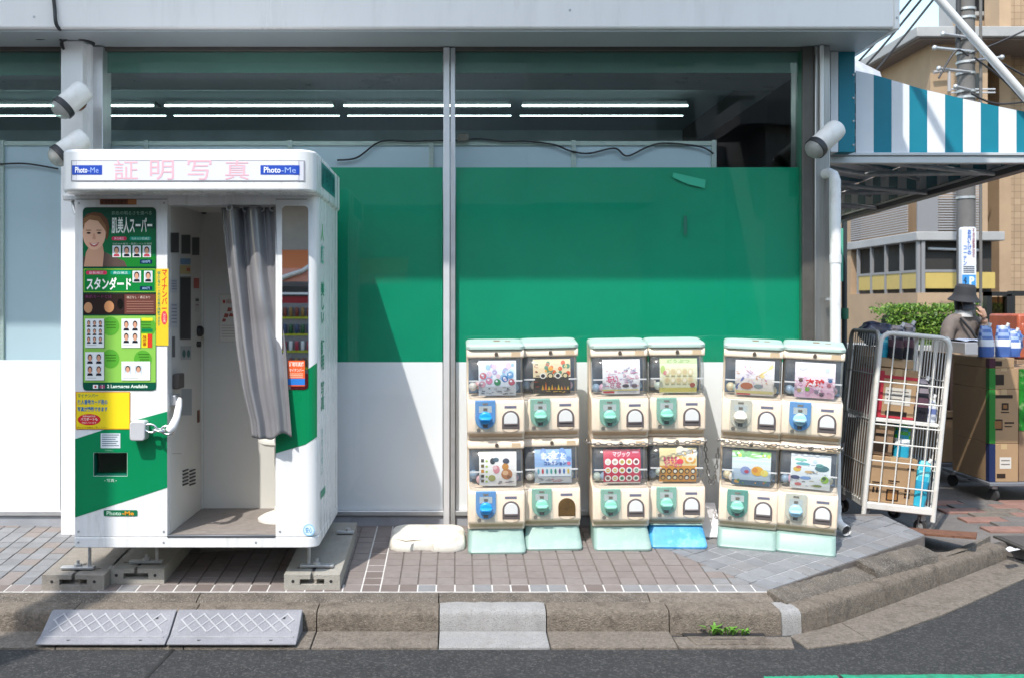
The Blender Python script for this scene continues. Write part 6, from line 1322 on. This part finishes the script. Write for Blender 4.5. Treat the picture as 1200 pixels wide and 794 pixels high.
skn = mat('skin', (.46, .28, .20), .5); jk = mat('brown_jacket', (.16, .13, .115), .8, var=.25, vs=14); tr_ = mat('black_trousers', (.02, .02, .022), .8)
V = [(0, 0, .86), (0, .0, 1.05), (0, .01, 1.22), (0, 0, 1.34), (0, -.01, 1.42), (0, -.03, 1.50),
     (-.17, .0, 1.32), (-.25, -.03, 1.06), (-.14, -.2, .98), (.17, 0, 1.32), (.28, -.05, 1.14), (.13, -.18, 1.36),
     (-.09, 0, .82), (-.10, -.02, .45), (-.10, .02, .06), (-.10, -.12, .03), (.09, 0, .82), (.10, -.01, .45), (.10, .03, .06), (.10, -.11, .03)]
E = [(0, 1), (1, 2), (2, 3), (3, 4), (4, 5), (3, 6), (6, 7), (7, 8), (3, 9), (9, 10), (10, 11), (0, 12), (12, 13), (13, 14), (14, 15), (0, 16), (16, 17), (17, 18), (18, 19)]
body = skin('body', V, E, [(.13, .1), (.125, .095), (.14, .1), (.10, .08), .05, .055, .06, .048, .035, .06, .048, .035, .08, .055, .038, .035, .08, .055, .038, .035], skn, pe)
obj('head', MB().lathe([(.02, -.115), (.055, -.105), (.075, -.06), (.082, 0), (.08, .05), (.06, .1), (.02, .12)], (0, -.045, 1.535), (0, -.08, 1), 18), skn, body, smooth=70)
def hand(root, d, up_, n_, parent):
    root, d, up_, n_ = (Vector(q).normalized() if k else Vector(q) for k, q in enumerate((root, d, up_, n_)))
    mb = MB(); mb.tube([root, root + d * .045, root + d * .085], [.028, .036, .034], 8)
    for k in range(4):
        b0 = root + d * .08 + up_ * (.027 - .018 * k); L_ = (.065, .075, .07, .055)[k]; mb.tube([b0, b0 + d * L_ * .5 + n_ * .006, b0 + d * L_ * .8 + n_ * .03], [.0095, .009, .007], 6)
    b0 = root + d * .03 + up_ * .03; mb.tube([b0, b0 + (d + up_ * .8).normalized() * .035 + n_ * .015, b0 + (d * 1.5 + up_ * .3).normalized() * .06 + n_ * .03], [.012, .011, .008], 6)
    return obj('hand', mb, skn, parent, smooth=70)
hand((-.13, -.2, .985), (.75, -.4, .15), (0, .1, 1), (.3, .6, 0), body); hand((.125, -.185, 1.37), (-.35, .15, .9), (-.8, -.3, -.2), (-.4, .5, 0), body)
skin('jacket', [V[0], V[1], V[2], V[3], V[4], V[6], V[7], (-.16, -.18, .99), V[9], V[10], (.145, -.165, 1.32)], [(0, 1), (1, 2), (2, 3), (3, 4), (3, 5), (5, 6), (6, 7), (3, 8), (8, 9), (9, 10)], [(.19, .14), (.18, .13), (.175, .125), (.13, .10), .075, .085, .075, .058, .085, .075, .06], jk, pe)
skin('trousers', [(0, 0, .88), V[12], V[13], V[14], V[16], V[17], V[18]], [(0, 1), (1, 2), (2, 3), (0, 4), (4, 5), (5, 6)], [(.15, .11), .10, .075, .06, .10, .075, .06], tr_, pe)
hat = obj('hat', MB().lathe([(.165, -.055), (.168, -.048), (.125, .0), (.112, .03), (.105, .10), (.09, .125), (.02, .13)], (0, -.04, 1.60), (0, -.15, 1), 22), mat('hat_dark', (.025, .025, .028), .8), pe, smooth=60)
obj('hair', MB().lathe([(.088, -.10), (.092, -.02), (.088, .05)], (0, -.02, 1.55), (0, 0, 1), 18), mat('hair_black', (.012, .01, .01), .6), pe, smooth=60)
obj('face_mask', MB().grid(lambda u, v: (.078 * math.sin((u - .5) * 2.4), -.045 - .09 * math.cos((u - .5) * 2.4) - .012 * math.sin(math.pi * v), 1.445 + .085 * v), 10, 6), mat('mask_grey', (.10, .11, .13), .8), pe, smooth=70)
mb = MB()
for s_ in (-1, 1): mb.ball((s_ * .030, -.126, 1.548), .009, 8)
obj('eyes', mb, black_p, pe, kind='stuff'); obj('nose', MB().lathe([(.016, -.02), (.012, .0), (.005, .025)], (0, -.132, 1.53), (0, .3, 1), 8), skn, pe, smooth=60)
obj('bag_strap', MB().tube([(-.13, -.11, 1.36), (-.03, -.165, 1.22), (.12, -.18, 1.02), (.2, -.1, .92)], .014, 6), black_p, pe, smooth=60)
obj('neck_scarf', MB().lathe([(.10, 0), (.085, .04), (.07, .08)], (0, -.02, 1.38), (0, -.1, 1), 14), mat('scarf_silver', (.45, .44, .43), .4), pe, smooth=60)

# ------------------------------------------------------------------ the other side of the street (seen in the booth mirror and the glass)
og = mat('opposite_wall', (.38, .38, .38), .8, var=.1); og2 = mat('opposite_pale', (.45, .44, .43), .8, var=.08)
ob = thing('opposite_building', 'dark two storey building with a railed balcony across the street, reflected in the shop glass', 'building', (-4, -6, 0))
obj('ground_floor', B(-16, 3.3, -12, -5.6, 0, 3.3), og2, ob); obj('upper_floor', B(-16, 3.3, -12, -4.6, 3.3, 4.5), og, ob); obj('top_floor', B(-16, 3.3, -12, -5.6, 4.5, 6.2), mat('opposite_mid', (.55, .55, .56), .8), ob); obj('roof_slab', B(-16.2, -2.4, -12, -4.3, 5.15, 5.35), brn, ob)
for k in range(26): obj('baluster', B(-2.4 + k * .11, -2.36 + k * .11, -4.63, -4.60, 4.5, 5.5), mat('rail_pale', (.75, .75, .75), .5), ob)
obj('handrail', B(-2.5, .6, -4.64, -4.58, 5.5, 5.56), mat('rail_pale', (.75, .75, .75), .5), ob); obj('wing', B(1.2, 3.3, -5.2, -4.3, 3.3, 5.7), mat('opposite_dark', (.35, .35, .36), .8), ob)
o2 = thing('opposite_house', 'second dark house across the street with a stepped top, reflected in the glass', 'building', (8, -6, 0)); obj('wall', B(5.2, 16, -12, -4.5, 0, 5.0), og, o2); obj('cantilever', B(4.7, 7, -6, -4.3, 4.6, 5.0), mat('opposite_dark', (.35, .35, .36), .8), o2); obj('window', B(5.6, 6.4, -4.5, -4.46, 3.4, 4.3), dgl, o2)
vm = thing('vending_machine', 'red drinks vending machine across the street, reflected in the booth mirror', 'vending machine', (-2.25, -4.2, 0)); vr_ = mat('vending_red', (.30, .01, .02), .35)
vx0_, vx1_ = -3.0, -1.75; obj('body', B(vx0_, vx1_, -4.9, -4.25, .05, 1.85), vr_, vm, bevel=.02); obj('window', B(vx0_ + .06, vx1_ - .06, -4.249, -4.244, .62, 1.62), mat('vend_inside', (.20, .20, .21), .3), vm); obj('black_header', B(vx0_ + .02, vx1_ - .02, -4.249, -4.235, 1.72, 1.86), black_p, vm)
p = Print(lambda u, v, l: (u, -4.232 + l * .001, v), False); p.mb.fix = False; p.rect(-2.6, 1.745, -2.0, 1.775, '#e8e8e8', 0); p.build('header_print', vm)
for j in range(4):
    z = .68 + j * .24; obj('price_strip', B(vx0_ + .07, vx1_ - .07, -4.243, -4.228, z, z + .03), mat('price_yellow', (.55, .60, .03), .4), vm)
    for k in range(13):
        if j == 3 and k > 12: continue
        x = vx0_ + .12 + k * .085; obj('can', MB().lathe([(.022, 0), (.027, .012), (.027, .115), (.022, .13)], (x, -4.21, z + .032), seg=10), mat('can_%d' % ((k * 3 + j) % 6), ['#7a3a30', '#d8d8d8', '#2a5a3a', '#8a6a3a', '#a83a4a', '#3a4a6a'][(k * 3 + j) % 6], .3), vm, smooth=50)
oa = thing('orange_awning', 'orange shop awning above the vending machine across the street, seen in the mirror', 'awning', (-2.5, -5, 1.9)); orm = mat('awning_orange', (.70, .20, .07), .6); obj('cloth', MB().add([(-5, -4.9, 2.42), (-.8, -4.9, 2.42), (-.8, -4.25, 2.12), (-5, -4.25, 2.12)], [(0, 1, 2, 3)]), orm, oa); obj('valance', B(-5, -.8, -4.25, -4.24, 1.93, 2.12), mat('awning_pink', (.70, .30, .22), .6), oa)
obj('bracket', MB().tube([(-2.65, -4.22, 1.9), (-2.45, -4.2, 2.0), (-2.2, -4.2, 2.08), (-1.9, -4.3, 2.3)], .035, 8), wcg, oa, smooth=60)
# unseen pole added left of the camera to shade the booth's left side
shade_pole = thing('utility_pole', 'unseen concrete pole added at the near kerb to shade the left of the booth', 'utility pole', (-3.58, 1.5, 0)); obj('pole', MB().tube([(-3.58, 1.5, 0), (-3.58, 1.5, 7.6)], [.17, .13], 18), pc, shade_pole, smooth=60)
o3 = thing('opposite_shed', 'low pale building in the gap across the street', 'building', (4, -8, 0)); obj('wall', B(3.0, 5.6, -9, -7, 0, 4.7), og2, o3)
for k, (z, y) in enumerate(((5.4, -1.2), (5.9, -1.0), (6.5, -.8), (7.0, -1.4))): wire('overhead_cable', [(-20, y, z + .6), (-4, y, z), (12, y + .5, z + .9), (24, y + .6, z + 1.2)], .014, blk, ['lowest', 'second lowest', 'second highest', 'highest'][k] + ' cable strung along the street above the camera')
o4 = thing('opposite_block', 'pale apartment block beyond the low building across the street', 'building', (5, -15, 0)); obj('wall', B(1.5, 9, -18, -14.5, 0, 10), og2, o4)
for i in range(4):
    for j in range(3): obj('window', B(2.2 + i * 1.6, 3.2 + i * 1.6, -14.5, -14.46, 4.2 + j * 1.9, 5.3 + j * 1.9), dgl, o4)
